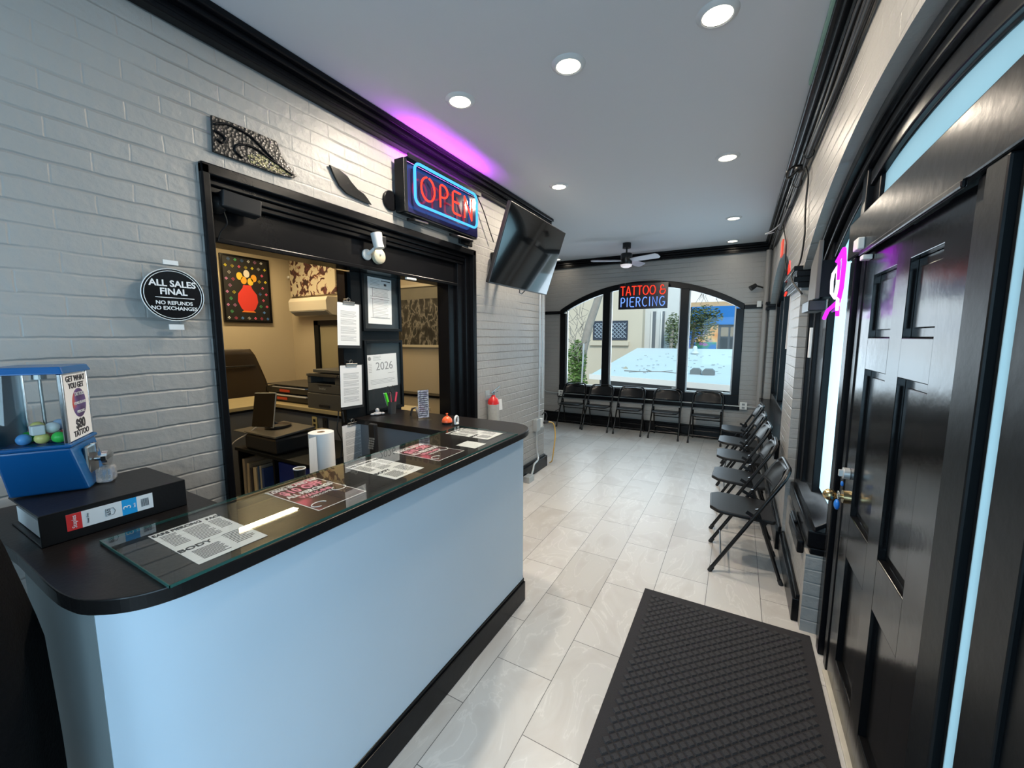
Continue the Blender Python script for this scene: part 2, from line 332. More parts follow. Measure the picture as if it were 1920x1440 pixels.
# office shell
struct(bx('wall_office', 'beige', -4.95, -4.85, -1.8, 2.58, 0, 2.93), 'beige office wall hung with the red and black artwork')
struct(bx('wall_office', 'beige', -4.95, -1.24, 2.58, 2.7, 0, 2.93), 'beige office wall with air conditioner and doorway')
struct(bx('wall_office', 'beige', -4.95, -1.24, -1.9, -1.8, 0, 2.93))
struct(bx('wall_office', 'beige', -1.30, -1.242, -1.8, -.30, 0, 2.93)); struct(bx('wall_office', 'beige', -1.30, -1.242, 2.06, 2.58, 0, 2.93)); struct(bx('wall_office', 'beige', -1.30, -1.242, -.30, 2.06, 2.45, 2.93))
struct(bx('ceiling', pm('office_ceiling', (.55, .50, .40), .7, bump=.1), -4.95, -1.24, -1.9, 2.7, 2.93, 3.0), 'warm lit office ceiling')
b = B(); b.box(-4.85, -4.79, -1.8, 2.58, 2.80, 2.88); b.box(-4.79, -1.3, 2.52, 2.58, 2.80, 2.88)
struct(b.build('trim_4', 'blackm'), 'black picture rail round the top of the office walls')
# crown trims, stepped profile
def crown(name, axis, face, sgn, u0, u1, label):
    b = B()
    for d, z0, z1 in ((.105, CZ-.035, CZ), (.08, CZ-.065, CZ-.035), (.045, CZ-.10, CZ-.065), (.06, CZ-.125, CZ-.10)):
        if axis == 'x': b.box(min(face, face+sgn*d), max(face, face+sgn*d), u0, u1, z0-.0, z1)
        else: b.box(u0, u1, min(face, face+sgn*d), max(face, face+sgn*d), z0, z1)
    struct(b.build(name, 'black', bevel=.006), label)
crown('trim_1', 'x', -1.11, 1, -3.4, 3.47, 'black stepped crown moulding along the left wall')
crown('trim_2', 'y', 6.13, -1, -2.4, 1.38, 'black crown moulding over the arched window wall')
crown('trim_3', 'x', 1.38, -1, -3.4, 6.0, 'black crown moulding along the door wall')
crown('trim_8', 'x', -2.4, 1, 3.47, 6.0, 'black crown moulding in the alcove')
# picture rail at spring level on far wall
b = B(); b.box(-2.4, -2.0, 6.10, 6.13, 2.09, 2.15); b.box(1.06, 1.38, 6.10, 6.13, 2.09, 2.15)
struct(b.build('trim_5', 'black', bevel=.004), 'black moulding at the arch springing of the window wall')
# baseboards
b = B(); b.box(-2.4, 1.33, 6.09, 6.13, 0, .17); b.box(-2.4, 1.33, 6.105, 6.13, .17, .20); struct(b.build('baseboard_far', 'black', bevel=.004))
b = B(); b.box(-1.11, -1.07, 1.98, 3.47, 0, .14); b.box(-1.11, -1.085, 1.98, 3.47, .14, .165); b.box(-1.24, -1.07, 3.47, 3.50, 0, .14); struct(b.build('baseboard_left', 'black', bevel=.004))
b = B(); b.box(1.345, 1.38, 2.47, 6.09, 0, .15); b.box(1.36, 1.38, 2.47, 6.09, .15, .19); struct(b.build('baseboard_right', 'black', bevel=.004))
# white column pipe corner
# ------------------------------------------------------------------ window 1: far arched window
def arch_band(b, axis, p0, p1, a0, a1, zs, za, w, N=32):
    st = []
    for i in range(N+1):
        a = a0+(a1-a0)*i/N; z = arch_z(a, a0, a1, zs, za)
        st.append([b.b.verts.new((p, a, zz) if axis == 'x' else (a, p, zz)) for p, zz in ((p0, z-w), (p1, z-w), (p1, z), (p0, z))])
    for q, t_ in zip(st, st[1:]):
        for k in range(4): b.b.faces.new((q[k], q[(k+1) % 4], t_[(k+1) % 4], t_[k]))
    b.b.faces.new(st[0][::-1]); b.b.faces.new(st[-1])
def pane_poly(axis, p, a0, a1, zb, A, w, N=12):
    pts = [(a0, zb), (a1, zb)]+[(a1+(a0-a1)*i/N, arch_z(a1+(a0-a1)*i/N, *A)-w) for i in range(N+1)]
    return [(p, a, z) if axis == 'x' else (a, p, z) for a, z in pts]
win = struct(thing('window_1', (-.47, 6.2, .56), 'wide three-light arched window in black frame at the far end of the room', 'window')); del win['category']
b = B(); A1 = (FB[0], FB[1], FB[3], FB[4])
arch_band(b, 'y', 6.115, 6.20, *A1, .10); b.box(-2.0, -1.88, 6.115, 6.2, .56, 2.10); b.box(.95, 1.06, 6.115, 6.2, .56, 2.10)
b.box(-2.0, 1.06, 6.10, 6.2, .56, .74); b.box(-2.02, 1.08, 6.085, 6.12, .50, .58)
b.build('window_frame', 'black', win, bevel=.006)
for x0, x1 in ((-1.165, -1.035), (.135, .265)):
    b = B(); b.box(x0, x1, 6.10, 6.21, .74, arch_z((x0+x1)/2, *A1)-.09); b.build('mullion', 'black', win, bevel=.006)
b = B(); 
for x0, x1 in ((-1.88, -1.165), (-1.035, .135), (.265, .95)):
    b.box(x0, x1, 6.15, 6.21, .735, .76); b.box(x0, x0+.02, 6.16, 6.2, .75, arch_z(x0+.02, *A1)-.10); b.box(x1-.02, x1, 6.16, 6.2, .75, arch_z(x1-.02, *A1)-.10)
b.build('glazing_bead', 'silver', win)
for x0, x1 in ((-1.88, -1.165), (-1.035, .135), (.265, .95)):
    b = B(); b.face(pane_poly('y', 6.185, x0, x1, .75, A1, .09)); b.build('pane', 'pane', win)
# ------------------------------------------------------------------ near bay: door, sidelights, transom
X1 = 1.48
b = B(); A2 = (NB[0], NB[1], NB[3], NB[4])
arch_band(b, 'x', 1.505, 1.60, *A2, .16)
arch_band(b, 'x', 1.43, 1.60, *A2, .045); b.box(1.43, 1.60, 2.37, 2.45, .0, 2.14)
arch_band(b, 'x', 1.46, 1.58, NB[0]+.04, NB[1]-.06, NB[3]-.03, NB[4]-.05, .035); b.box(1.45, 1.58, 2.26, 2.37, .60, 2.22)
arch_band(b, 'x', 1.485, 1.57, NB[0]+.1, NB[1]-.16, NB[3]-.06, NB[4]-.09, .065); b.box(1.475, 1.57, 2.0, 2.26, .60, 2.33)
struct(b.build('trim_6', 'black', bevel=.006), 'black stepped arched casing round the entrance bay')
# transom glass: film-covered upper part and clear lower strip
Tr = struct(thing('window_3', (1.52, .2, 2.2), 'arched transom light above the entrance door with peeling frosted film', 'window')); del Tr['category']
A3 = (NB[0]+.1, NB[1]-.16, NB[3]-.06, NB[4]-.155)
b = B()
def filmz(y): return 2.205 if y > .68 else 2.205+(.68-y)*.11
ys = [1.2-1.85*i/24 for i in range(25)]
lo = [(1.515, y, filmz(y)+(random.random()-.5)*.004) for y in ys]; hi = [(1.515, y, arch_z(y, *A3)+.01) for y in reversed(ys)]
b.face(lo+hi); b.build('frosted_pane', frosted('aged_film', (.36, .44, .44)), Tr)
b = B(); b.face([(1.53, 1.2, 2.2), (1.53, -.65, 2.2)]+[(1.53, y, arch_z(y, *A3)+.01) for y in reversed(ys)]); b.build('clear_pane', 'pane', Tr)
# head rail
b = B(); b.box(1.455, 1.57, -.55, 1.46, 2.03, 2.205); b.box(1.448, 1.46, .245, 1.2, 2.012, 2.035)
struct(b.build('trim_7', 'black', bevel=.008), 'thick black head rail over the entrance door')
# door posts
def ribs(b, y0, y1, z0, z1, rib):
    for (a, c, x) in rib: b.box(x, 1.57, y0+(y1-y0)*a, y0+(y1-y0)*c, z0, z1)
b = B(); ribs(b, 1.205, 1.49, 0, 2.03, [(0, .22, 1.475), (.22, .4, 1.50), (.4, .62, 1.46), (.62, .8, 1.49), (.8, 1, 1.475)])
ribs(b, 1.205, 1.49, 2.205, 2.44, [(0, .35, 1.50), (.35, .62, 1.475), (.62, 1, 1.50)])
struct(b.build('trim_9', 'black', bevel=.006), 'black ribbed post between entrance door and sidelight')
b = B(); ribs(b, .045, .245, 0, 2.03, [(.75, 1, 1.475), (.62, .75, 1.50), (.16, .62, 1.46), (0, .16, 1.478)])
struct(b.build('trim_10', 'blackm', bevel=.006), 'black post on the near side of the entrance door')
# far sidelight
SL = struct(thing('window_4', (1.5, 1.75, .6), 'tall frosted sidelight beside the entrance door', 'window')); del SL['category']
b = B(); b.face([(1.515, 1.49, .69), (1.515, 2.0, .69), (1.515, 2.0, arch_z(2.0, *A3)), (1.515, 1.75, arch_z(1.75, *A3)), (1.515, 1.49, arch_z(1.49, *A3))]); b.build('frosted_pane', 'frost', SL)
b = B(); b.prism([(1.43, 1.49, .62), (1.43, 2.37, .62), (1.52, 2.37, .69), (1.52, 1.49, .69)], (0, 0, -.03)); b.build('sill', 'silver' if 0 else 'black', SL, bevel=.004)
b = B(); b.box(1.40, 1.57, 1.49, 2.37, .50, .595); b.box(1.415, 1.57, 1.49, 2.37, .46, .50); b.build('apron', 'black', SL, bevel=.008)
b = B(); b.box(1.365, 1.40, 1.56, 1.98, .42, .50); b.box(1.37, 1.395, 1.80, 1.98, .50, .52); b.build('ledge', 'black', SL, bevel=.012)
struct(bx('wall_right', 'brick_x', 1.40, 1.60, 1.49, 2.45, 0, .46), 'low painted brick panel under the sidelight')
b = B(); b.box(1.365, 1.40, 1.56, 2.47, 0, .14); b.box(1.38, 1.40, 1.56, 2.47, .14, .17); struct(b.build('baseboard_right', 'black', bevel=.005))
# near sidelight: slit of frosted glass then black panel
SR = struct(thing('window_5', (1.5, -.3, 0), 'narrow strip of pale sidelight glass at the near side of the door', 'window')); del SR['category']
b = B(); b.face([(1.475, -.02, .1), (1.475, .05, .1), (1.475, .05, 2.03), (1.475, -.02, 2.03)]); b.build('frosted_pane', 'frost', SR)
b = B(); b.box(1.472, 1.53, -.55, .008, 0, 2.03); b.box(1.462, 1.53, -.14, -.03, 0, 2.03); b.build('cover_board', 'blackm', SR, bevel=.004)
b = B(); b.box(1.38, 1.58, -1.0, -.55, 0, 2.6); struct(b.build('trim_11', 'blackm', bevel=.006), 'wide black post at the near end of the entrance bay')
# the door
D = struct(thing('door_1', (1.5, .725, 0), 'black glossy six-panel entrance door', 'door')); del D['category']
b = B(); y0, y1 = .25, 1.2; xs, xb = 1.48, 1.52
st = [(y0, .40), (.658, .782), (1.062, y1)]
for a, c in st: b.box(xs, xb, a, c, .015, 2.02)
for z0, z1 in ((.015, .172), (.678, .872), (1.522, 1.655), (1.912, 2.02)):
    for a, c in ((.40, .658), (.782, 1.062)): b.box(xs, xb, a, c, z0, z1)
bmesh.ops.remove_doubles(b.b, verts=b.b.verts[:], dist=1e-5)
b.build('door_leaf', 'door', D, bevel=.003)
for z0, z1 in ((.172, .678), (.872, 1.522), (1.655, 1.912)):
    for a, c in ((.40, .658), (.782, 1.062)):
        b = B(); b.box(1.503, 1.515, a, c, z0, z1); b.box(1.497, 1.508, a+.03, c-.03, z0+.03, z1-.03); b.build('door_panel', 'door', D, bevel=.004)
b = B(); b.cyl((1.48, 1.135, .93), (1.462, 1.135, .93), .03); b.cyl((1.48, 1.135, .93), (1.425, 1.135, .93), .011); b.ball((1.415, 1.135, .93), .027, 14)
b.build('door_knob', pm('brass', (.55, .42, .22), .25, 1, bump=.05), D, smooth='auto')
b = B(); b.cyl((1.48, 1.135, 1.04), (1.455, 1.135, 1.04), .026); b.box(1.44, 1.46, 1.128, 1.142, 1.025, 1.055); b.build('deadbolt', 'silver', D, bevel=.002)
t = thing('key_tag', (1.44, 1.10, .90), 'blue plastic key fob and keys hanging at the door knob', 'key tag')
b = B(); b.tube([(1.44+.0*k, 1.10+.018*math.cos(k*PI/6), .945+.018*math.sin(k*PI/6)) for k in range(12)], .0015, 5, True); b.build('ring', 'silver', t)
b = B(); b.ball((1.435, 1.085, .905), .022, 10, (.5, 1, 1.1)); b.ball((1.438, 1.108, .892), .014, 8, (.5, 1, 1)); b.ball((1.45, 1.10, 1.0), .012, 8, (.5, 1, 1)); b.build('tag', pm('blue_rubber', (.01, .16, .6), .4, bump=.3), t, smooth=True)
o = B().box(1.43, 1.47, .03, .16, 0.0, .01); o.b.free()
b = B(); b.box(1.462, 1.56, .25, 1.2, 0, .012); struct(b.build('trim_12', pm('worn_stone', (.5, .46, .38), .5, var=.2, vscale=20), bevel=.003), 'worn pale threshold under the door')
# door contact sensor
t = thing('door_sensor', (1.43, 1.2, 2.05), 'cream alarm contact sensor on head rail above the door corner', 'sensor')
bx('housing', 'white', 1.43, 1.455, 1.135, 1.215, 2.035, 2.085, t, .004); bx('magnet', 'white', 1.445, 1.478, 1.10, 1.15, 1.985, 2.005, t, .003)
# ------------------------------------------------------------------ far right bay window
WR = struct(thing('window_2', (1.5, 4.49, .74), 'tall black framed window in the far arch of the door wall', 'window')); del WR['category']
A4 = (NB2[0], NB2[1], NB2[3], NB2[4]); b = B()
arch_band(b, 'x', 1.46, 1.58, *A4, .12); 
for y0, y1, x in ((3.12, 3.22, 1.46), (3.22, 3.36, 1.49), (5.62, 5.74, 1.49), (5.74, 5.86, 1.46)): b.box(x, 1.58, y0, y1, .74, 2.2)
b.box(1.46, 1.58, 3.36, 5.62, .74, .86); b.build('window_frame', 'black', WR, bevel=.006)
for y in (4.1, 4.88): B().box(1.47, 1.57, y-.05, y+.05, .86, arch_z(y, *A4)-.1).build('mullion', 'black', WR, bevel=.005)
for y0, y1 in ((3.36, 4.05), (4.15, 4.83), (4.93, 5.62)):
    b = B(); b.face(pane_poly('x', 1.53, y0, y1, .86, A4, .1)); b.build('frosted_pane', 'frost', WR)
b = B(); b.box(1.33, 1.47, 3.06, 5.92, .70, .745); b.box(1.345, 1.38, 3.08, 5.9, .56, .70); b.build('sill', 'black', WR, bevel=.006)
# pier capital
b = B()
for x, z0, z1 in ((1.325, 2.13, 2.165), (1.345, 2.09, 2.13), (1.33, 2.05, 2.09), (1.355, 2.01, 2.05)): b.box(x, 1.45, 2.42, 3.14, z0, z1)
struct(b.build('trim_13', 'black', bevel=.005), 'black moulded capital on the brick pier between the arches')
b = B()
for x, z0, z1 in ((1.325, 2.13, 2.165), (1.345, 2.09, 2.13), (1.33, 2.05, 2.09)): b.box(x, 1.45, 5.84, 6.12, z0, z1)
struct(b.build('trim_14', 'black', bevel=.005), 'black moulded capital in the far corner')
# ------------------------------------------------------------------ counter opening frame in left wall
b = B()
b.box(-1.26, -1.085, -.20, -.165, 0, 2.42); b.box(-1.26, -1.085, 1.885, 1.93, 0, 2.42); b.box(-1.26, -1.085, -.2, 1.93, 2.375, 2.425)
b.box(-1.24, -1.12, -.165, -.15, 0, 2.375); b.box(-1.24, -1.13, 1.83, 1.885, 0, 2.375); b.box(-1.30, -1.16, 1.75, 1.83, 0, 2.375); b.box(-1.32, -1.19, 1.66, 1.75, 0, 2.32)
struct(b.build('trim_15', 'black', bevel=.006), 'black moulded frame round the counter opening')
b = B(); b.box(-1.24, -1.125, -.165, 1.83, 2.345, 2.375); b.box(-1.25, -1.14, -.165, 1.83, 2.315, 2.345); b.box(-1.26, -1.15, -.165, 1.83, 2.29, 2.315); b.box(-1.31, -1.185, -.165, 1.83, 2.115, 2.29); b.box(-1.31, -1.165, -.165, 1.83, 2.10, 2.125)
struct(b.build('trim_16', 'black', bevel=.005), 'deep black header board over the counter opening')
# office opening mullion post & hung boards
b = B(); b.box(-1.36, -1.30, .735, .82, 1.60, 2.10); b.box(-1.36, -1.30, .655, .82, .60, 1.60); b.box(-1.34, -1.32, .82, 1.19, 1.0, 2.10)
struct(b.build('trim_17', 'blackm', bevel=.004), 'black post and backing board in the middle of the counter opening')

# ------------------------------------------------------------------ counter
Kt = thing('reception_counter', (-.45, .1, 0), 'long reception counter with pale blue front and black rounded top', 'counter')
def smoothpath(pts, n=6):
    out = []
    for i in range(len(pts)-1):
        p0 = V(pts[max(i-1, 0)]); p1 = V(pts[i]); p2 = V(pts[i+1]); p3 = V(pts[min(i+2, len(pts)-1)])
        for k in range(n):
            t_ = k/n; out.append(.5*((2*p1)+(-p0+p2)*t_+(2*p0-5*p1+4*p2-p3)*t_*t_+(-p0+3*p1-3*p2+p3)*t_**3))
    out.append(V(pts[-1])); return out
CT, CB = 1.10, 1.064
outl = smoothpath([(-.60, -.924, 0), (-.406, -.926, 0), (-.326, -.926, 0), (-.253, -.922, 0), (-.181, -.905, 0), (-.115, -.855, 0), (-.082, -.79, 0), (-.070, -.70, 0), (-.066, -.54, 0)], 5)
outl += smoothpath([(-.064, .82, 0), (-.069, .94, 0), (-.10, 1.03, 0), (-.16, 1.09, 0), (-.24, 1.118, 0), (-.36, 1.122, 0), (-.7, 1.115, 0)], 5)
outl += [V((x, y, 0)) for x, y in ((-1.06, 1.115), (-1.29, 1.115), (-1.29, .70), (-.50, .70), (-.49, .66), (-.49, -.50), (-1.08, -.50), (-1.08, -.94))]
b = B(); b.prism([(p.x, p.y, CT) for p in outl], (0, 0, CB-CT)); b.build('countertop', 'top', Kt, bevel=.003)
b = B(); fr = [(q.x, q.y) for q in smoothpath([(-.098, .955, 0), (-.10, .4, 0), (-.10, 0, 0), (-.10, -.5, 0), (-.106, -.72, 0), (-.13, -.83, 0), (-.178, -.895, 0)], 8)]
b.prism([(x, y, .14) for x, y in fr]+[(x-.03, y, .14) for x, y in fr[::-1]], (0, 0, CB-.14)); b.build('front_panel', 'panel', Kt, smooth='auto')
b = B(); b.prism([(-.178, -.896, 0), (-.70, -.90, 0), (-.70, -.87, 0), (-.20, -.865, 0)], (0, 0, CB)); b.build('end_panel', pm('grey_panel', (.36, .41, .42), .5, var=.06), Kt)
b = B(); b.prism([(-.10, .955, .0), (-.48, .955, 0), (-.48, .925, 0), (-.10, .925, 0)], (0, 0, CB)); b.build('end_panel', 'panel', Kt)
b = B()
for d, z0, z1 in ((.0, 0, .125), (-.008, .125, .145), (-.015, .145, .16)):
    q = [(x+.012+d, y+(.012 if i == 0 else 0)) for i, (x, y) in enumerate(fr)]; b.prism([(x, y, z0) for x, y in q]+[(x-.06, y, z0) for x, y in q[::-1]], (0, 0, z1-z0))
b.build('plinth', 'black', Kt, bevel=.003)
b = B(); b.box(-1.28, -.48, .735, .755, 0, CB); b.box(-1.07, -.48, 1.06, 1.08, 0, CB); b.build('return_panel', pm('grey_blue_board', (.2, .22, .25), .5, var=.05), Kt)
B().box(-1.10, -.50, -.40, .70, .84, .86).build('inner_shelf', 'blackm', Kt)
# glass sheet
t = thing('counter_glass', (-.45, .1, CT), 'long clear glass sheet lying on the black countertop', 'glass sheet')
gx0, gx1, gy0, gy1 = -.480, -.070, -.800, .832
b = B(); b.face([(gx0, gy0, CT+.009), (gx1, gy0, CT+.009), (gx1, gy1, CT+.009), (gx0, gy1, CT+.009)]); b.build('sheet', 'counterglass', t)
b = B(); b.prism([(gx0, gy0, CT+.0015), (gx1, gy0, CT+.0015), (gx1, gy0+.0015, CT+.0015), (gx0, gy0+.0015, CT+.0015)], (0, 0, .0075))
b.box(gx1-.0015, gx1, gy0, gy1, CT+.0015, CT+.009); b.box(gx0, gx0+.0015, gy0, gy1, CT+.0015, CT+.009); b.box(gx0, gx1, gy1-.0015, gy1, CT+.0015, CT+.009); b.build('polished_edge', 'edge', t)
# papers under the glass (u = image right = -(-x)... text reads from the front side)
pink = ramp_mat('pink_flyer_print', [(.44, (.022, .008, .010)), (.54, (.10, .018, .03)), (.62, (.50, .07, .13)), (.72, (.62, .16, .24))], 5, 6, .6, .5)
def paper(cx, cy, hw, hh, label, kind, rot=0.0):
    z = CT+.0012
    F = frame((cx, cy, z), (math.sin(rot), math.cos(rot), 0), (-math.cos(rot), math.sin(rot), 0))
    if kind == 'price':
        o = thing('price_sheet', (cx, cy, z-.0005), label, 'paper', None); flat('sheet', 'paper', F, hw, hh, o)
        text('EARS PIERCING', F, .023, 'ink', o, x=-.022, y=hh-.02, bold=.0004, sx=.75); text('FACE', F, .022, 'ink', o, x=.068, y=hh-.024, bold=.0004, sx=.8); text('BODY', F, .028, 'ink', o, x=-.045, y=-.035, bold=.0005)
        r = para(-hw+.012, -.035, hh-.04, hh-.13, 11, 1)+para(-.02, .035, hh-.045, hh-.15, 12, 2)+para(.045, hw-.008, hh-.045, hh-.12, 9, 3)+para(-hw+.02, .0, -.06, -hh+.02, 10, 4)+para(.02, hw-.012, -.03, -.11, 9, 5)
        lines(F, r, o, 'ink', h=.0032)
    elif kind == 'flyer':
        o = thing('flyer', (cx, cy, z-.0005), label, 'flyer'); flat('sheet', 'paper', F, hw, hh, o)
        flat('print', pink, F @ Matrix.Translation((0, 0, .0004)), hw-.004, hh-.004, o, .0003)
        wh = pm('white_ink', (.85, .85, .85), .5, bump=.01); pk = pm('pink_ink', (.85, .32, .42), .5, bump=.01)
        text('LONG ISLAND INK', F, .037, wh, o, y=hh-.026, bold=.001, sx=.60); text('$10 OFF', F, .066, pk, o, y=hh-.075, bold=.002, sx=.66); text('ALL PIERCINGS', F, .039, wh, o, y=hh-.121, bold=.0012, sx=.66)
        text('WALK-INS', F, .031, pk, o, y=hh-.157, bold=.001, sx=.8); text('WELCOME', F, .019, wh, o, y=hh-.183, sx=.9)
        for k_, (a_, c_) in enumerate(((-.062, -hh+.045), (.07, -.035))):
            B().tube([F @ V((a_+.026*math.cos(q*.5+k_*2), c_+.02*math.sin(q*.5+k_*2), .001)) for q in range(10)], .0022, 5).build('ring_drawing', wh, o)
    else:
        o = tag(flat('blank_card', 'paper', F, hw, hh), label, 'card')
    return o
paper(-.269, -.636, .084, .144, 'black and white piercing price sheet under glass nearest the binder', 'price')
paper(-.298, -.282, .096, .152, 'pink and black flyer under glass, the nearer of two', 'flyer')
paper(-.289, .037, .083, .147, 'price sheet under glass between the two pink flyers', 'price')
paper(-.290, .321, .097, .144, 'pink and black flyer under glass, the farther of two', 'flyer')
paper(-.306, .737, .083, .145, 'price sheet under glass at the far rounded end of counter', 'price')
paper(-.182, .528, .052, .060, 'small square white card under glass beside the far flyer', 'card')

# ------------------------------------------------------------------ binder and bulk vending machine
t = thing('ring_binder', (-.72, -.72, CT), 'thick black ring binder lying flat with label strip on spine', 'binder')
BH = .088
bx0, bx1, by0, by1 = -.868, -.575, -.885, -.56
b = B(); b.box(bx0, bx1, by0, by1, CT, CT+.005); b.box(bx1-.005, bx1, by0, by1, CT, CT+BH); b.prism([(bx1, by0, CT+BH), (bx1, by1, CT+BH), (bx0, by1, CT+BH-.004), (bx0, by0, CT+BH-.004)], (0, 0, -.005)); b.build('cover', 'vinyl', t, bevel=.002)
b = B(); b.box(bx0+.01, bx1-.03, by0+.012, by1-.012, CT+.008, CT+.055); b.build('pages', 'paper', t)
F = frame((bx1+.0005, -.742, CT+BH/2+.006), (0, 1, 0), (0, 0, 1))
flat('spine_label', 'paper', F, .094, .0235, t, .0006, 0); flat('label_patch', pm('label_red', (.7, .03, .03), .5), F @ Matrix.Translation((-.079, 0, .0004)), .015, .0235, t, .0006); flat('label_patch', pm('label_blue', (.01, .33, .7), .5), F @ Matrix.Translation((.038, 0, .0004)), .017, .0235, t, .0006)
Fr = F @ Matrix.Rotation(PI/2, 4, 'Z')
text('Staples', Fr, .013, 'paper', t, x=0, y=.079, lift=.0012); text('3', Fr, .026, 'paper', t, x=0, y=-.033, lift=.0012); text('650', Fr, .012, 'ink', t, y=.008); text('Inch', Fr, .008, 'paper', t, y=-.049, lift=.0012); text('Heavy Duty', Fr, .006, 'ink', t, y=.052)
b = B(); [b.mbox(F @ Matrix.Translation((.066+k*.0024, 0, .0006)), .0006, .012, .0003) for k in range(8)]; b.build('barcode', 'ink', t)
b = B(); b.tube([F @ V(p) for p in [(.02-.035, -.01, .001), (.02-.018, -.01, .001), (.02-.014, .0, .001), (.02-.018, .01, .001), (.02-.035, .01, .001)]], .0006, 4, True); b.build('ring_symbol', 'ink', t)
# vending machine, turned
vf = V((-.848, .53, 0)).normalized(); vs = V((-.53, -.848, 0)).normalized()   # front edge direction, side direction
vo = V((-.735, -.775, 0)); z0 = CT+BH
t = thing('vending_machine', (-.85, -.79, z0), 'blue bulk capsule vending machine on black binder with clear globe box', 'vending machine')
def vq(a, s_, z, grow=0.0): 
    return vo+vf*(a)+vs*(s_)+V((0, 0, z))
FWD, SD = .180, .158
def hexa(b, a0, a1, s0, s1, za, zb, top=None):
    ta = top or (a0, a1, s0, s1); lo = [vq(a0, s0, za), vq(a1, s0, za), vq(a1, s1, za), vq(a0, s1, za)]; hi = [vq(ta[0], ta[2], zb), vq(ta[1], ta[2], zb), vq(ta[1], ta[3], zb), vq(ta[0], ta[3], zb)]
    L_ = [b.b.verts.new(p) for p in lo]; H_ = [b.b.verts.new(p) for p in hi]
    b.b.faces.new(L_[::-1]); b.b.faces.new(H_)
    for i in range(4): b.b.faces.new((L_[i], L_[(i+1) % 4], H_[(i+1) % 4], H_[i]))
zg = 1.338
b = B(); hexa(b, .02, FWD-.0, -.025, SD-.01, z0, zg-.012, (0, FWD, 0, SD)); hexa(b, -.006, FWD+.006, -.006, SD+.006, zg-.012, zg); b.build('body', 'blue', t, bevel=.01)
b = B(); hexa(b, -.008, FWD+.008, -.008, SD+.008, 1.549, 1.571, (.0, FWD, .0, SD)); b.build('lid', 'blue', t, bevel=.004)
for a, s_ in ((0, 0), (FWD-.012, 0), (0, SD-.012), (FWD-.012, SD-.012)):
    b = B(); hexa(b, a, a+.012, s_, s_+.012, zg, 1.55); b.build('corner_post', 'chrome', t, bevel=.003)
b = B(); hexa(b, .004, .006, .012, SD-.012, zg, 1.549); b.build('side_window', 'acrylic', t)
b = B(); hexa(b, .01, FWD-.01, SD-.005, SD-.003, zg, 1.549); b.build('back_panel', pm('teal_panel', (.01, .10, .17), .3, bump=.05), t)
Fv = frame(vq(FWD/2, -.0015, (zg+1.549)/2), -vf*-1 if 0 else vf, (0, 0, 1))
n_ = -vs; u_ = V((0, 0, 1)).cross(n_)          # text right direction when facing the front
Fv = frame(vq(FWD/2, .002, (zg+1.549)/2), u_, (0, 0, 1))
flat('sign_card', 'paper', Fv, FWD/2-.012, .102, t, .002)
text('GET WHAT', Fv, .025, 'ink', t, y=.086, lift=.0016, bold=.0005); text('YOU GET', Fv, .024, 'ink', t, y=.064, lift=.0016, bold=.0005); text('$80', Fv, .042, 'ink', t, y=-.058, lift=.0016, bold=.001); text('TATTOO', Fv, .025, 'ink', t, y=-.086, lift=.0016, bold=.0005)
b = B(); b.lathe([(.001, .0012), (.046, .0012), (.046, .0018), (.001, .0018)], (0, 0, 0), 32, Matrix.Identity(4)); 
for v in b.b.verts: v.co = Fv @ (v.co+V((.008, .008, 0)))
b.build('logo_disc', ramp_mat('sunset_print', [(.42, (.06, .03, .10)), (.5, (.12, .08, .25)), (.6, (.5, .08, .05))], 9, 3), t)
text('TATTOO', Fv, .016, 'paper', t, x=.008, y=.036, lift=.003); text('LONG ISLAND', Fv, .0125, 'paper', t, x=.008, y=.008, lift=.003); text('PIERCING', Fv, .012, 'paper', t, x=.008, y=-.020, lift=.003)
b = B(); b.mbox(frame(vq(FWD/2+.005, -.012, 1.262), u_, (0, -.0, 1)), .038, .052, .006); b.build('coin_plate', 'steel', t, bevel=.006)
b = B(); c0 = vq(FWD/2+.005, -.02, 1.265); b.cyl(c0, c0+n_*.03, .008); b.cyl(c0+n_*.022, c0+n_*.036, .026); b.mbox(frame(c0+n_*.03+V((0, 0, .004)), u_, (0, 0, 1)), .034, .007, .006); b.build('turn_knob', 'chrome', t, smooth='auto')
b = B(); c1 = vq(FWD/2+.005, -.022, 1.302); b.mbox(frame(c1, u_, (0, 0, 1)), .008, .016, .008); b.build('coin_slot', 'chrome', t, bevel=.002)
b = B(); c2 = vq(FWD/2-.0, -.045, 1.212); b.mbox(frame(c2, u_, (0, .0, 1)), .028, .024, .02); b.build('chute_flap', pm('clear_plastic', (.8, .8, .8), .08, trans=.8, bump=.4, bscale=60), t, bevel=.008)
b = B(); c3 = vq(FWD/2, SD/2, 0); b.cyl(c3+V((0, 0, zg)), c3+V((0, 0, 1.55)), .004); b.cyl(c3+V((0, 0, 1.53)), c3+V((0, 0, 1.55)), .016); b.build('centre_rod', 'steel', t)
cols = [(.05, .5, .08), (.6, .05, .05), (.7, .7, .68), (.35, .45, .6), (.7, .6, .2), (.5, .2, .15), (.6, .6, .6), (.1, .3, .6)]
mats = [pm('capsule_plastic', c, .3, bump=.05) for c in cols]; k = 0
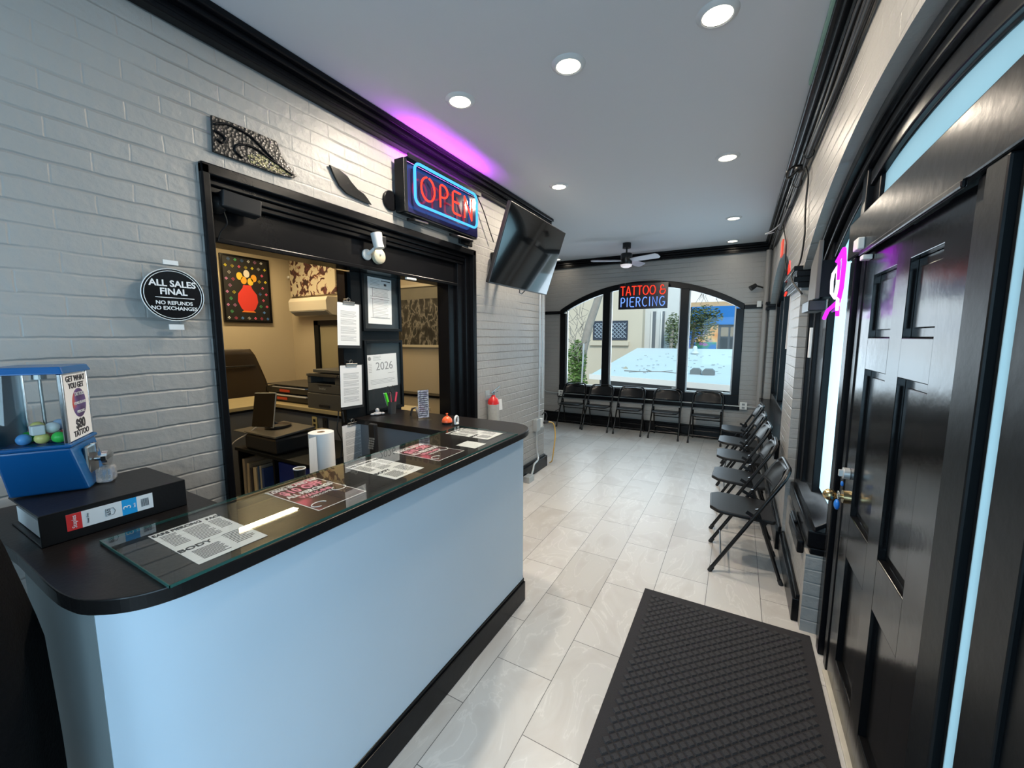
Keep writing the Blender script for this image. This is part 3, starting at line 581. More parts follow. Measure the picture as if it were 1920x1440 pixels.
for i, (a, s_, dz) in enumerate([(.03, .03, 0), (.07, .03, 0), (.11, .035, 0), (.145, .03, 0), (.035, .07, 0), (.08, .07, .005), (.12, .075, 0), (.035, .11, 0), (.075, .115, 0), (.12, .12, 0), (.05, .05, .028), (.10, .05, .03), (.07, .09, .03), (.145, .07, .02)]):
    p = vq(a*.93+.006, s_*.95+.004, zg+.018+dz); nm = B().ball(p, .017, 12).build('toy_capsule', mats[i % 8], smooth=True)
    tag(nm, 'small plastic toy capsule in the pile behind the vending machine window', 'capsule', 'capsules inside the blue vending machine')
p = vq(.03, .075, zg+.045)
tag(B().mbox(Matrix.Translation(p+V((-.0, 0, .0))), .014, .014, .014).build('toy_capsule', 'white', bevel=.003), 'square white prize box on top of the capsules by the clear window', 'capsule')

# black jacket over a chair back at the near end
t = thing('draped_chair', (-.34, -1.24, 0), 'black chair with a black jacket draped over its back at left edge', 'chair')
def drape(u, v):
    a = u*2*PI; z = 1.42-v*1.28
    if v < .10: k = v/.10; taper = .16+.62*math.sin(k*PI/2)**.8; z = 1.42-.06*k*k-.068*k
    else: k = (v-.10)/.9; taper = .78+.22*min(1, k*4)**.6
    fold = .010*math.sin(a*9+v*3)*min(1, v*3)+.008*math.sin(a*4-v*7)*v
    return V((-.36+math.cos(a)*(.275+fold)*taper, -1.185+math.sin(a)*(.235+fold)*taper, z))
jk = pm('black_fabric', (.003, .003, .0035), .9, spec=.1, bump=.3, bscale=120)
b = B(); b.tube([(-.36+.075*math.cos(k*PI/8), -1.185+.06*math.sin(k*PI/8), 1.425+.012*math.cos(k*PI/8)) for k in range(16)], .022, 8, True); b.ball((-.36, -1.185, 1.405), .06, 12, (1.1, .9, .4)); b.build('collar', jk, t, smooth=True)
for sx_ in (-1, 1): B().tube(smoothpath([(-.36+sx_*.20, -1.20, 1.34), (-.36+sx_*.275, -1.21, 1.15), (-.36+sx_*.30, -1.20, .90), (-.36+sx_*.30, -1.17, .68)]), [.05]*4+[.052]*10+[.047]*5, 12).build('sleeve', jk, t, smooth=True)
b = B(); b.grid(drape, 40, 24); bmesh.ops.remove_doubles(b.b, verts=b.b.verts[:], dist=1e-4); b.build('jacket', jk, t, smooth=True)
for sx_ in (-.52, -.18):
    for sy_ in (-1.38, -1.07): B().cyl((sx_, sy_, 0), (sx_, sy_, .45), .018, .018, 10).build('leg', 'metal', t)
B().box(-.53, -.17, -1.39, -1.06, .42, .47).build('seat', 'vinyl', t, bevel=.02)

# ------------------------------------------------------------------ floor mat
t = thing('floor_mat', (1.005, .55, 0), 'charcoal entrance mat with raised diamond waffle pattern', 'mat')
mm = pm('mat_carpet', (.04, .039, .043), .9, bump=.7, bscale=300, var=.35, vscale=220)
mx0, mx1, my0, my1 = .557, 1.445, -.15, 1.452
bx('mat_base', pm('mat_border', (.022, .021, .024), .85, bump=.5, bscale=250), mx0, mx1, my0, my1, 0.0005, .007, t, .003)
b = B(); pitch = .036
for i in range(-40, 60):
    for j in range(-40, 60):
        x = mx0+.05+(i*pitch); 
        cx = (mx0+mx1)/2+(i-j)*pitch*.70; cy = (my0+my1)/2+(i+j)*pitch*.70
        if mx0+.06 < cx < mx1-.06 and my0+.06 < cy < my1-.06:
            q = [b.b.verts.new((cx+dx*.0225, cy+dy*.0225, .006)) for dx, dy in ((1, 0), (0, 1), (-1, 0), (0, -1))]
            h = [b.b.verts.new((cx+dx*.0155, cy+dy*.0155, .0135)) for dx, dy in ((1, 0), (0, 1), (-1, 0), (0, -1))]
            b.b.faces.new(h)
            for k in range(4): b.b.faces.new((q[k], q[(k+1) % 4], h[(k+1) % 4], h[k]))
b.build('waffle_pile', mm, t)

# ------------------------------------------------------------------ folding chairs
def folding_chair():
    t = bpy.data.objects.new('folding_chair', None); C.objects.link(t)
    ca = lambda s: V((0, -.215+.44*s, .785*s))
    for sx_ in (-1, 1):
        lg = B(); lg.cyl((sx_*.23, -.212, .012), (sx_*.222, .03, .44), .0125, n=10); lg = lg.build('front_leg', 'metal', t, smooth='auto')
        cp = B(); cp.cyl((sx_*.23, -.215, 0), (sx_*.229, -.197, .035), .0155, n=10); cp.build('foot_cap', 'rubber', lg)
        rl = B(); rl.cyl((sx_*.203, .215, .01), (sx_*.20, .05, .50), .0115, n=10); rl = rl.build('rear_leg', 'metal', t, smooth='auto')
        cp = B(); cp.cyl((sx_*.203, .22, 0), (sx_*.203, .207, .035), .0145, n=10); cp.build('foot_cap', 'rubber', rl)
    path = [(-.222, .03, .44), (-.22, .165, .68)]
    for k in range(7):
        a = PI-k*PI/12; path.append((-.13+.09*math.cos(a), .165+.06*math.sin(k*PI/12), .68+.105*math.sin(k*PI/12)))
    for k in range(7):
        a = PI/2-k*PI/12; path.append((.13+.09*math.cos(a), .165+.06*math.cos(k*PI/12), .68+.105*math.cos(k*PI/12)))
    path.append((.222, .03, .44))
    B().tube(path, .0125, 10).build('back_frame', 'metal', t, smooth='auto')
    def bk(u, v):
        x = (u-.5)*2; z = .605+v*.165; hw = .205 if v < .55 else .205-.065*((v-.55)/.45)**1.5
        return V((x*hw, .13+(z-.62)*.5+.035*(1-x*x)-.012, z))
    B().grid(bk, 16, 8).build('backrest', 'metal', t, smooth=True, solid=.004)
    sh = [(-.135, -.235), (.135, -.235), (.19, -.185), (.20, -.10), (.195, .15), (.175, .17), (-.175, .17), (-.195, .15), (-.20, -.10), (-.19, -.185)]
    b = B(); b.prism([(x, y, .448-.06*(y+.2)) for x, y in sh], (0, 0, -.026)); b.build('seat', 'vinyl', t, bevel=.008)
    b = B(); b.cyl((-.226, -.15, .12), (.226, -.15, .12), .006, n=8); b.build('front_stretcher', 'metal', t)
    b = B(); b.cyl((-.203, .18, .13), (.203, .18, .13), .006, n=8); b.cyl((-.203, .10, .33), (.203, .10, .33), .007, n=8); b.build('rear_stretcher', 'metal', t)
    for s_ in (-1, 1): B().mbox(Matrix.Translation((s_*.212, .05, .44)) @ Matrix.Rotation(-.5, 4, 'X'), .003, .07, .012).build('hinge_bracket', 'metal', t)
    return t
def copy_tree(o, parent=None):
    c = o.copy(); C.objects.link(c); c.parent = parent
    for ch in list(o.children): copy_tree(ch, c)
    return c
ch0 = folding_chair(); used = False
FR = [(-1.645, 5.90, 2, 'first from the left'), (-1.13, 5.86, -1, 'second from the left'), (-.57, 5.845, 1, 'third from the left, the middle one'), (.02, 5.835, 0, 'fourth from the left'), (.63, 5.82, -1, 'fifth from the left, nearest the right corner')]
RR = [(1.105, 4.93, -89, 'farthest of five'), (1.10, 4.22, -91, 'second farthest of five'), (1.105, 3.56, -88, 'middle one of five'), (1.105, 2.83, -92, 'second nearest of five'), (1.12, 2.13, -87.5, 'nearest and largest of five')]
for i, (x, y, a, w) in enumerate(FR+RR):
    c = ch0 if i == 0 else copy_tree(ch0)
    c.location = (x, y, 0); c.rotation_euler = (0, 0, math.radians(a))
    if i < 5: tag(c, 'black folding chair under the arched window, %s' % w, 'chair', 'folding chairs under the arched window')
    else: tag(c, 'black folding chair along the right wall, %s' % w, 'chair', 'folding chairs along the right wall')

# ------------------------------------------------------------------ recessed lights
LP = [(.845, .965, 'nearest the camera, at top right'), (.155, .96, 'middle of the near row of three'), (-.525, .945, 'left of the near row, above the neon open sign'), (.85, 2.58, 'right one of the second row'), (-.54, 2.51, 'left one of the second row, near television'),
      (.875, 4.46, 'third along the right side of ceiling'), (.85, 5.75, 'right one nearest the arched window'), (-1.95, 5.8, 'behind the television in the far left corner')]
lens = emis('lamp_lens', (1.0, .90, .70), 5.0); trimw = pm('white_trim', (.62, .62, .62), .4, bump=.02)
for x, y, w in LP:
    t = thing('recessed_light', (x, y, CZ), 'round white ceiling downlight, %s' % w, 'ceiling light', 'ceiling downlights')
    b = B(); b.lathe([(.062, -.012), (.066, -.014), (.086, -.004), (.088, 0), (.062, 0)], (x, y, CZ), 32, None, False); b.build('trim_ring', trimw, t, smooth='auto')
    b = B(); b.lathe([(.001, -.009), (.062, -.009), (.062, -.004), (.001, -.004)], (x, y, CZ), 32); b.build('lens', lens, t)
    l = area('downlight_lamp', (x, y, CZ-.018), .12, (0, 0, -1), (1.0, .87, .70), (5.5 if x > .5 else 16.5) if y < 3 else (5.5 if y < 5 else .7), 'DISK')
# ------------------------------------------------------------------ ceiling fan
t = thing('ceiling_fan', (-.545, 5.154, 2.70), 'black ceiling fan with pale blades and round light', 'ceiling fan')
fx, fy = -.54, 5.154
b = B(); b.lathe([(.001, 0), (.062, 0), (.062, -.075), (.001, -.075)], (fx, fy, CZ), 24); b.build('canopy', 'metal', t, smooth='auto')
b = B(); b.cyl((fx, fy, CZ-.07), (fx, fy, 2.90), .013); b.build('downrod', 'metal', t)
b = B(); b.lathe([(.001, 2.91), (.075, 2.91), (.085, 2.895), (.085, 2.76), (.075, 2.745), (.001, 2.745)], (fx, fy, 0), 28); b.build('motor_housing', 'metal', t, smooth='auto')
b = B(); b.lathe([(.001, 2.745), (.085, 2.745), (.078, 2.715), (.04, 2.70), (.001, 2.698)], (fx, fy, 0), 28); b.build('light_lens', pm('opal_glass', (.75, .72, .75), .3, bump=.01, emit=(1, .9, .9), es=.25), t, smooth='auto')
bm_ = pm('fan_blade_neon_tint', (.55, .55, .62), .35, bump=.03)  # lavender in the base colour stands for purple neon light on the blades
for a in (-20, 75, 205):
    R_ = Matrix.Translation((fx, fy, 2.80)) @ Matrix.Rotation(math.radians(a), 4, 'Z') @ Matrix.Rotation(math.radians(-20), 4, 'X')
    b = B(); b.prism([R_ @ V(p) for p in ((.08, -.04, 0), (.16, -.055, 0), (.50, -.065, 0), (.53, -.03, 0), (.53, .04, 0), (.50, .065, 0), (.16, .055, 0), (.08, .04, 0))], R_.to_3x3() @ V((0, 0, .008))); b.build('blade', bm_, t, bevel=.002)

# ------------------------------------------------------------------ neon signs
def arc(cx, cy, rx, ry, a0, a1, n=14): return [(cx+rx*math.cos(math.radians(a0+(a1-a0)*k/n)), cy+ry*math.sin(math.radians(a0+(a1-a0)*k/n))) for k in range(n+1)]
G = {  # strokes in a box 0..w by 0..1
 'O': (.8, [arc(.4, .5, .36, .48, 100, 440, 22)]), 'P': (.62, [[(.12, 0), (.12, .9)]+arc(.28, .72, .28, .27, 110, -90, 12)+[(.14, .45)]]),
 'E': (.62, [[(.6, 1), (.2, 1), (.1, .9), (.1, .1), (.2, 0), (.6, 0)], [(.14, .52), (.5, .52)]]), 'N': (.7, [[(.1, 0), (.1, 1), (.6, 0), (.6, 1)]]),
 'T': (.66, [[(.02, .98), (.64, .98)], [(.33, .95), (.33, 0)]]), 'A': (.7, [[(.03, 0), (.33, 1), (.37, 1), (.67, 0)], [(.15, .32), (.55, .32)]]),
 'I': (.24, [[(.12, 0), (.12, 1)]]), 'R': (.64, [[(.1, 0), (.1, .98)]+arc(.28, .74, .26, .24, 100, -90, 10)+[(.12, .5)], [(.34, .5), (.58, 0)]]),
 'C': (.66, [arc(.38, .5, .3, .48, 50, 310, 18)]), 'G': (.72, [arc(.38, .5, .3, .48, 50, 330, 18)+[(.66, .42), (.42, .42)]]),
 '&': (.8, [[(.78, .38), (.66, .1), (.5, 0)]+arc(.32, .25, .26, .25, 270, 90, 10)+[(.34, .5)], arc(.34, .74, .2, .24, 270, 20, 10), [(.32, .5), (.74, .5)], ]), ' ': (.3, [])}
def neon_word(b, word, F, x, y, h, r, sc=1.0, gap=.12, width=None, slope=0.0):
    tot = sum(G[c][0]*sc for c in word)+gap*(len(word)-1)
    if width: k = width/(tot*h)
    else: k = 1
    cx = x-tot*h*k/2
    for c in word:
        w, st = G[c]
        for s_ in st: b.tube([F @ V((cx+px*sc*h*k, y+(py-.5)*h, .0)) for px, py in s_], r, 6)
        cx += (w*sc+gap)*h*k
def rrect(x0, x1, y0, y1, r): 
    return arc(x1-r, y1-r, r, r, 0, 90, 6)+arc(x0+r, y1-r, r, r, 90, 180, 6)+arc(x0+r, y0+r, r, r, 180, 270, 6)+arc(x1-r, y0+r, r, r, 270, 360, 6)
Nred = emis('neon_red', (1, .028, .015), 2.3); Nblue = emis('neon_blue', (.05, .30, 1), 1.5); Nblue2 = emis('neon_pale_blue', (.16, .32, 1), .95); Nred2 = emis('neon_orange_red', (1, .035, .015), 1.3)
t = thing('neon_open_sign', (-1.03, 1.41, 2.5), 'rectangular neon sign reading OPEN in red inside a blue tube border', 'neon sign')
b = B(); b.box(-1.085, -1.03, .965, 1.86, 2.50, 2.845); b.box(-1.085, -1.0, .955, .99, 2.50, 2.845); b.build('backing_box', 'blackm', t, bevel=.004)
b = B(); b.box(-1.03, -1.024, .985, 1.86, 2.515, 2.84); b.build('face_sheet', pm('blue_black_acrylic', (.012, .012, .05), .12, spec=.7, bump=.02), t)
F = frame((-.985, 1.42, 2.705), (0, 1, 0), (0, 0, 1))
b = B(); b.tube([F @ V((x, y, 0)) for x, y in rrect(-.375, .375, -.135, .135, .05)], .0095, 8, True); b.build('border_tube', Nblue, t, smooth=True)
b = B(); neon_word(b, 'OPEN', F, 0, -.005, .165, .0065, 1.0, .16, .64); b.build('letter_tube', Nred, t, smooth=True)
b = B()
for x, y in ((-.33, .15), (0, .15), (.33, .15), (-.33, -.15), (0, -.15), (.33, -.15), (-.2, 0), (.2, 0)): b.cyl(F @ V((x, y, -.04)), F @ V((x, y*.92, -.006)), .004, n=6)
b.build('standoff', 'acrylic', t)
b = B(); b.prism([(-1.08, 1.05, 2.49), (-1.08, 1.22, 2.49), (-1.02, 1.22, 2.49), (-1.00, 1.05, 2.475)], (0, 0, -.02)); b.prism([(-1.08, 1.53, 2.49), (-1.08, 1.78, 2.49), (-1.01, 1.78, 2.48), (-1.00, 1.55, 2.47)], (0, 0, -.02)); b.box(-1.1, -1.075, 1.68, 1.86, 2.44, 2.5); b.build('bracket', 'metal', t, bevel=.006)
# purple strip added behind a lip on the sign to tint the ceiling
t = thing('added_glow_strip', (-1.04, 1.42, 2.89), 'added purple strip hidden on top of the OPEN sign, tinting the ceiling', 'light strip')
bx('channel', 'blackm', -1.03, -.982, .98, 1.86, 2.847, 2.854, t); bx('front_lip', 'blackm', -.986, -.981, .98, 1.86, 2.854, 2.876, t)
B().box(-1.008, -.992, .99, 1.85, 2.8545, 2.859).build('glow_tape', emis('purple_ceiling_glow', (.62, .05, 1.0), 95), t)
# tattoo and piercing sign
t = thing('neon_tattoo_sign', (-.45, 5.96, 2.12), 'neon sign reading TATTOO & PIERCING in red over blue, hung before the arched window', 'neon sign')
b = B(); b.box(-.855, -.045, 5.975, 5.985, 2.13, 2.555); b.build('backing_sheet', pm('black_acrylic', (.008, .008, .012), .2, bump=.02), t, bevel=.002)
F = frame((-.45, 5.955, 2.345), (1, 0, 0), (0, 0, 1))
b = B(); neon_word(b, 'TATTOO &', F, 0, .095, .15, .0075, 1.0, .10, .74); b.build('letter_tube', Nred2, t, smooth=True)
b = B(); neon_word(b, 'PIERCING', F, 0, -.095, .155, .0075, 1.0, .13, .74); b.build('letter_tube', Nblue2, t, smooth=True)
b = B(); 
for x in (-.75, -.15): b.tube([(x, 5.98, 2.555), (x, 5.99, 2.8), (x, 6.03, 2.935)], .0012, 5)
b.build('hanging_wire', 'steel', t)
# purple face-shaped neon in sidelight
t = thing('purple_neon_sign', (1.38, 1.10, 1.75), 'purple and white neon sign hanging before the sidelight', 'neon sign')
Npur = emis('neon_purple', (.62, .02, 1.0), 1.3); Nwh = emis('neon_white', (.9, .85, 1.0), 1.0)
b = B(); b.tube([(1.40, 1.35, 2.02), (1.40, 1.22, 2.055), (1.40, 1.19, 1.99), (1.40, 1.20, 1.88), (1.40, 1.245, 1.82)], .009, 7); b.tube([(1.40, 1.32, 2.0), (1.39, 1.24, 2.0), (1.39, 1.23, 1.92)], .006, 7); b.tube([(1.40, 1.27, 1.82), (1.39, 1.42, 1.79), (1.39, 1.50, 1.755)], .009, 7); b.tube([(1.40, 1.245, 1.80), (1.40, 1.235, 1.755)], .008, 7); b.build('purple_tube', Npur, t, smooth=True)
b = B(); b.tube([(1.39, 1.36, 1.965), (1.39, 1.26, 1.985), (1.39, 1.235, 1.90), (1.39, 1.27, 1.84), (1.39, 1.36, 1.87), (1.39, 1.375, 1.93)], .007, 7, True); b.tube([(1.395, 1.23, 1.84), (1.395, 1.225, 1.78)], .007, 7); b.build('white_tube', Nwh, t, smooth=True)
b = B(); b.box(1.404, 1.408, 1.20, 1.42, 1.78, 2.02); b.build('backing_sheet', 'acrylic', t)
# grey box on side of casing (speaker)
t = thing('wall_box', (1.36, 1.7, 1.82), 'dark grey flat metal box mounted beside the purple neon sign', 'box')
b = B(); b.prism([(1.345, 1.52, 1.86), (1.345, 1.78, 1.86), (1.345, 1.74, 2.06), (1.345, 1.65, 2.10), (1.345, 1.52, 2.16)], (.02, 0, 0)); b.build('cover', pm('grey_metal', (.10, .095, .09), .5, bump=.05), t, bevel=.003)
bx('base', 'dark', 1.33, 1.41, 1.60, 1.86, 1.80, 1.86, t, .006); bx('bracket', 'blackm', 1.365, 1.43, 1.55, 1.80, 1.87, 2.06, t)
# red neon (seen edge-on) in far bay
t = thing('red_neon_sign', (1.35, 3.2, 2.0), 'round glowing red neon sign seen edge-on by the far arch', 'neon sign')
b = B(); b.lathe([(.001, -.01), (.13, -.01), (.13, .01), (.001, .01)], (1.40, 3.45, 2.25), 28, Matrix.Rotation(PI/2, 4, 'Y') @ Matrix.Rotation(.0, 4, 'X')); b.build('backing_disc', pm('pink_acrylic', (.75, .12, .12), .3, emit=(1, .08, .06), es=.3, bump=.01), t)
b = B(); b.tube([(1.385, 3.45+.11*math.cos(k*PI/10), 2.25+.11*math.sin(k*PI/10)) for k in range(20)], .007, 6, True); b.tube([(1.385, 3.36, 2.25), (1.385, 3.5, 2.30), (1.385, 3.55, 2.22)], .006, 6); b.tube([(1.375, 3.30, 2.10), (1.37, 3.42, 2.08), (1.37, 3.54, 2.05)], .008, 6); b.build('red_tube', emis('neon_deep_red', (1, .03, .02), 1.6), t, smooth=True)
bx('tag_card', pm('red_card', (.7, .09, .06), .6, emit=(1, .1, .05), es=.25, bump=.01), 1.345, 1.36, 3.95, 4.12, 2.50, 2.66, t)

# ------------------------------------------------------------------ television
TW, TH = 1.165, .664
tc_ = V((-.738, 2.345, 2.42)); nrm = V((math.cos(-.004)*math.cos(.333), -.004, -math.sin(.333))).normalized(); ur = V((0, 1, 0)); F = frame(tc_, ur, nrm.cross(ur))
t = thing('television', tc_, 'large black flat television tilted down from the left wall', 'television')
b = B(); b.mbox(F @ Matrix.Translation((0, 0, -.02)), TW/2, TH/2, .018); b.build('casing', 'dark', t, bevel=.004)
b = B(); b.mbox(F @ Matrix.Translation((0, .003, -.0012)), TW/2-.008, TH/2-.010, .001); b.build('screen', pm('screen_glass', (.006, .006, .007), .07, spec=1.0, coat=.6, bump=.0), t)
b = B(); b.mbox(F @ Matrix.Translation((0, -.02, -.06)), .3, .2, .022); b.build('rear_housing', 'dark', t, bevel=.01)
b = B(); b.mbox(Matrix.Translation((-1.095, 2.36, 2.36)), .014, .15, .10); b.tube([(-1.085, 2.2, 2.40), (-.95, 2.25, 2.42), (-.83, 2.3, 2.40)], .02, 8); b.tube([(-1.085, 2.4, 2.34), (-.95, 2.36, 2.38), (-.83, 2.33, 2.38)], .02, 8); b.build('wall_bracket', 'metal', t)
bq = F @ V((.03, -TH/2-.003, -.015)); b = B(); b.tube([F @ V(p) for p in [(0, -TH/2, -.02), (.03, -TH/2-.03, -.03), (.12, -TH/2-.04, -.05), (.17, -TH/2-.0, -.05)]], .005, 6); b.build('cable', 'cable', t)
tag(B().tube(smoothpath([(-1.08, 1.93, 2.90), (-1.07, 2.02, 2.80), (-1.07, 2.12, 2.66), (-1.07, 2.2, 2.55)]), .005, 6).build('power_cable', 'cable'), 'black cable running from OPEN sign to the television', 'cable')

# ------------------------------------------------------------------ wall art on left wall
def relief(name, pts, mat, label, x=-1.105, d=.012):
    b = B(); b.prism([(x, y, z) for y, z in pts], (d, 0, 0)); return b
tile = ramp_mat('black_mosaic', [(.0, (.05, .05, .04)), (.25, (.008, .008, .008)), (.6, (.004, .004, .004))], 70, tex='voronoi', rough=.35, bump=.3)
gold = ramp_mat('gold_glitter_mosaic', [(.0, (.5, .45, .22)), (.35, (.28, .25, .12)), (.7, (.02, .02, .02))], 90, tex='voronoi', rough=.25, bump=.5)
t = thing('wave_mosaic', (-1.1, .05, 2.48), 'black and gold mosaic wave shape set in the wall above opening', 'wall art')
wv = [(-.139, 2.637), (-.052, 2.642), (.038, 2.644), (.154, 2.643), (.177, 2.582), (.21, 2.544), (.255, 2.508), (.235, 2.491), (.143, 2.48), (.043, 2.482), (-.056, 2.481), (-.144, 2.482)]
relief('w', wv, None, '').build('body', tile, t, bevel=.003)
relief('w', [(.02, 2.49), (.135, 2.487), (.225, 2.498), (.215, 2.515), (.15, 2.53), (.09, 2.548), (.035, 2.54), (.005, 2.52)], None, '', -1.094, .003).build('gold_inset', gold, t)
b = B()
for pl in ([(-.133, 2.60), (-.082, 2.622), (-.024, 2.622), (.036, 2.606), (.098, 2.566), (.16, 2.526), (.225, 2.503)], [(-.02, 2.498), (-.05, 2.52), (-.041, 2.547), (.002, 2.565), (.049, 2.564), (.10, 2.545), (.15, 2.53)], [(-.13, 2.575), (-.09, 2.56), (-.10, 2.535), (-.125, 2.54)]):
    b.tube([(-1.09, q.x, q.y) for q in smoothpath([(y, z, 0) for y, z in pl])], .0055, 6)
b.build('raised_line', 'black', t, smooth=True)
t = relief('leaf', [(.458, 2.637), (.52, 2.634), (.58, 2.615), (.607, 2.59), (.655, 2.56), (.70, 2.548), (.725, 2.53), (.76, 2.498), (.70, 2.499), (.64, 2.503), (.57, 2.512), (.52, 2.54), (.488, 2.585)], None, '').build('leaf_mosaic', ramp_mat('dark_glitter', [(.0, (.25, .25, .25)), (.08, (.012, .012, .012)), (1, (.01, .01, .01))], 50, tex='voronoi', rough=.2), bevel=.003)
tag(t, 'black leaf-shaped mosaic on the wall between wave and disc', 'wall art')
t = B().lathe([(.001, 0), (.064, 0), (.064, .012), (.057, .016), (.001, .016)], (-1.108, .928, 2.572), 32, Matrix.Rotation(PI/2, 4, 'Y')).build('round_mosaic', 'black')
tag(t, 'small round black disc on the wall left of the neon OPEN sign', 'wall art')
# all sales final sign
t = thing('sales_sign', (-1.09, -.345, 1.69), 'clear acrylic sign with black oval reading ALL SALES FINAL', 'sign')
F = frame((-1.088, -.345, 1.833), (0, 1, 0), (0, 0, 1))
def sheet(u, v): 
    return F @ V(((u-.5)*.235, (v-.5)*.285, .02*(4*(v-.5)**2)*(1 if v > .5 else .6)+.001))
B().grid(sheet, 2, 12).build('acrylic_sheet', 'acrylic', t, smooth=True)
b = B(); b.lathe([(.001, 0), (.108, 0), (.108, .002), (.001, .002)], (0, 0, 0), 40)
for v in b.b.verts: v.co = F @ V((v.co.x, v.co.y*.98, v.co.z+.009))
b.build('oval_plate', pm('gloss_black_sticker', (.008, .008, .009), .2, bump=.01), t)
b = B(); b.tube([F @ V((.100*math.cos(k*PI/20), .098*math.sin(k*PI/20), .0115)) for k in range(40)], .0013, 4, True); b.tube([F @ V((.1085*math.cos(k*PI/20), .1065*math.sin(k*PI/20), .0105)) for k in range(40)], .002, 4, True); b.mbox(F @ Matrix.Translation((.004, -.012, .0115)), .068, .0013, .0005); b.build('white_outline', 'paper', t)
text('ALL SALES', F, .036, 'paper', t, y=.045, lift=.0115, bold=.0009); text('FINAL', F, .036, 'paper', t, y=.012, lift=.0115, bold=.0009); text('NO REFUNDS', F, .021, 'paper', t, y=-.034, lift=.0115, bold=.0004); text('NO EXCHANGES', F, .021, 'paper', t, y=-.056, lift=.0115, bold=.0004)
b = B(); b.mbox(F @ Matrix.Translation((.0, .133, .008)), .026, .009, .002); b.mbox(F @ Matrix.Translation((.0, -.133, .008)), .026, .011, .002); b.build('mounting_tab', 'paper', t)

# ------------------------------------------------------------------ cameras and small fittings at opening
t = thing('security_camera', (-1.12, .80, 2.16), 'small white security camera on header of counter opening', 'camera')
b = B(); b.tube([(-1.10, .79, 2.33), (-1.085, .80, 2.235)], [.036, .034], 20); b.build('camera_body', 'white', t, smooth='auto', bevel=.004)
b = B(); b.mbox(frame((-1.055, .815, 2.275), (.35, .94, 0), (.1, 0, 1)), .012, .034, .004); b.build('lens_face', 'dark', t, bevel=.003)
b = B(); b.lathe([(.001, 0), (.035, 0), (.035, .012), (.02, .018), (.001, .018)], (-1.182, .775, 2.20), 20, Matrix.Rotation(PI/2, 4, 'Y')); b.cyl((-1.165, .775, 2.2), (-1.10, .795, 2.25), .010); b.build('mount', 'white', t, smooth='auto')
t = thing('doorbell_chime', (-1.18, .86, 2.17), 'round cream detector beside the white security camera', 'detector')
b = B(); b.lathe([(.001, 0), (.052, 0), (.050, .025), (.035, .038), (.001, .04)], (-1.182, .87, 2.205), 24, Matrix.Rotation(PI/2, 4, 'Y')); b.build('housing', pm('cream_plastic', (.62, .56, .42), .45, bump=.02), t, smooth='auto')
b = B(); b.ball((-1.142, .86, 2.215), .010, 10); b.build('button', 'white', t, smooth=True)
t = thing('wall_speaker', (-1.14, -.03, 2.23), 'black box camera on round base in the upper left corner of opening', 'speaker')
b = B(); b.mbox(frame((-1.115, -.035, 2.285), (.15, 1, -.1), (0, 0, 1)), .082, .038, .038); b.build('body', 'dark', t, bevel=.006)
b = B(); b.lathe([(.001, 0), (.04, 0), (.035, .03), (.012, .05), (.001, .05)], (-1.165, -.115, 2.27), 20, Matrix.Rotation(PI/2, 4, 'Y')); b.tube(smoothpath([(-1.13, -.10, 2.24), (-1.13, -.09, 2.19), (-1.15, -.11, 2.15), (-1.16, -.12, 2.11)]), .003, 6); b.build('mount', 'dark', t, smooth='auto')
tag(bx('contact_sensor', 'white', -1.19, -1.165, 1.135, 1.235, 2.085, 2.10, bevel=.003), 'small white bar sensor under the header right of the boards', 'sensor')
tag(bx('smoked_panel', glass('smoked_acrylic', (.16, .13, .09), 1.0), -1.336, -1.331, .655, .734, 1.70, 2.098), 'dark smoked acrylic strip behind the topmost clipboard', 'panel')
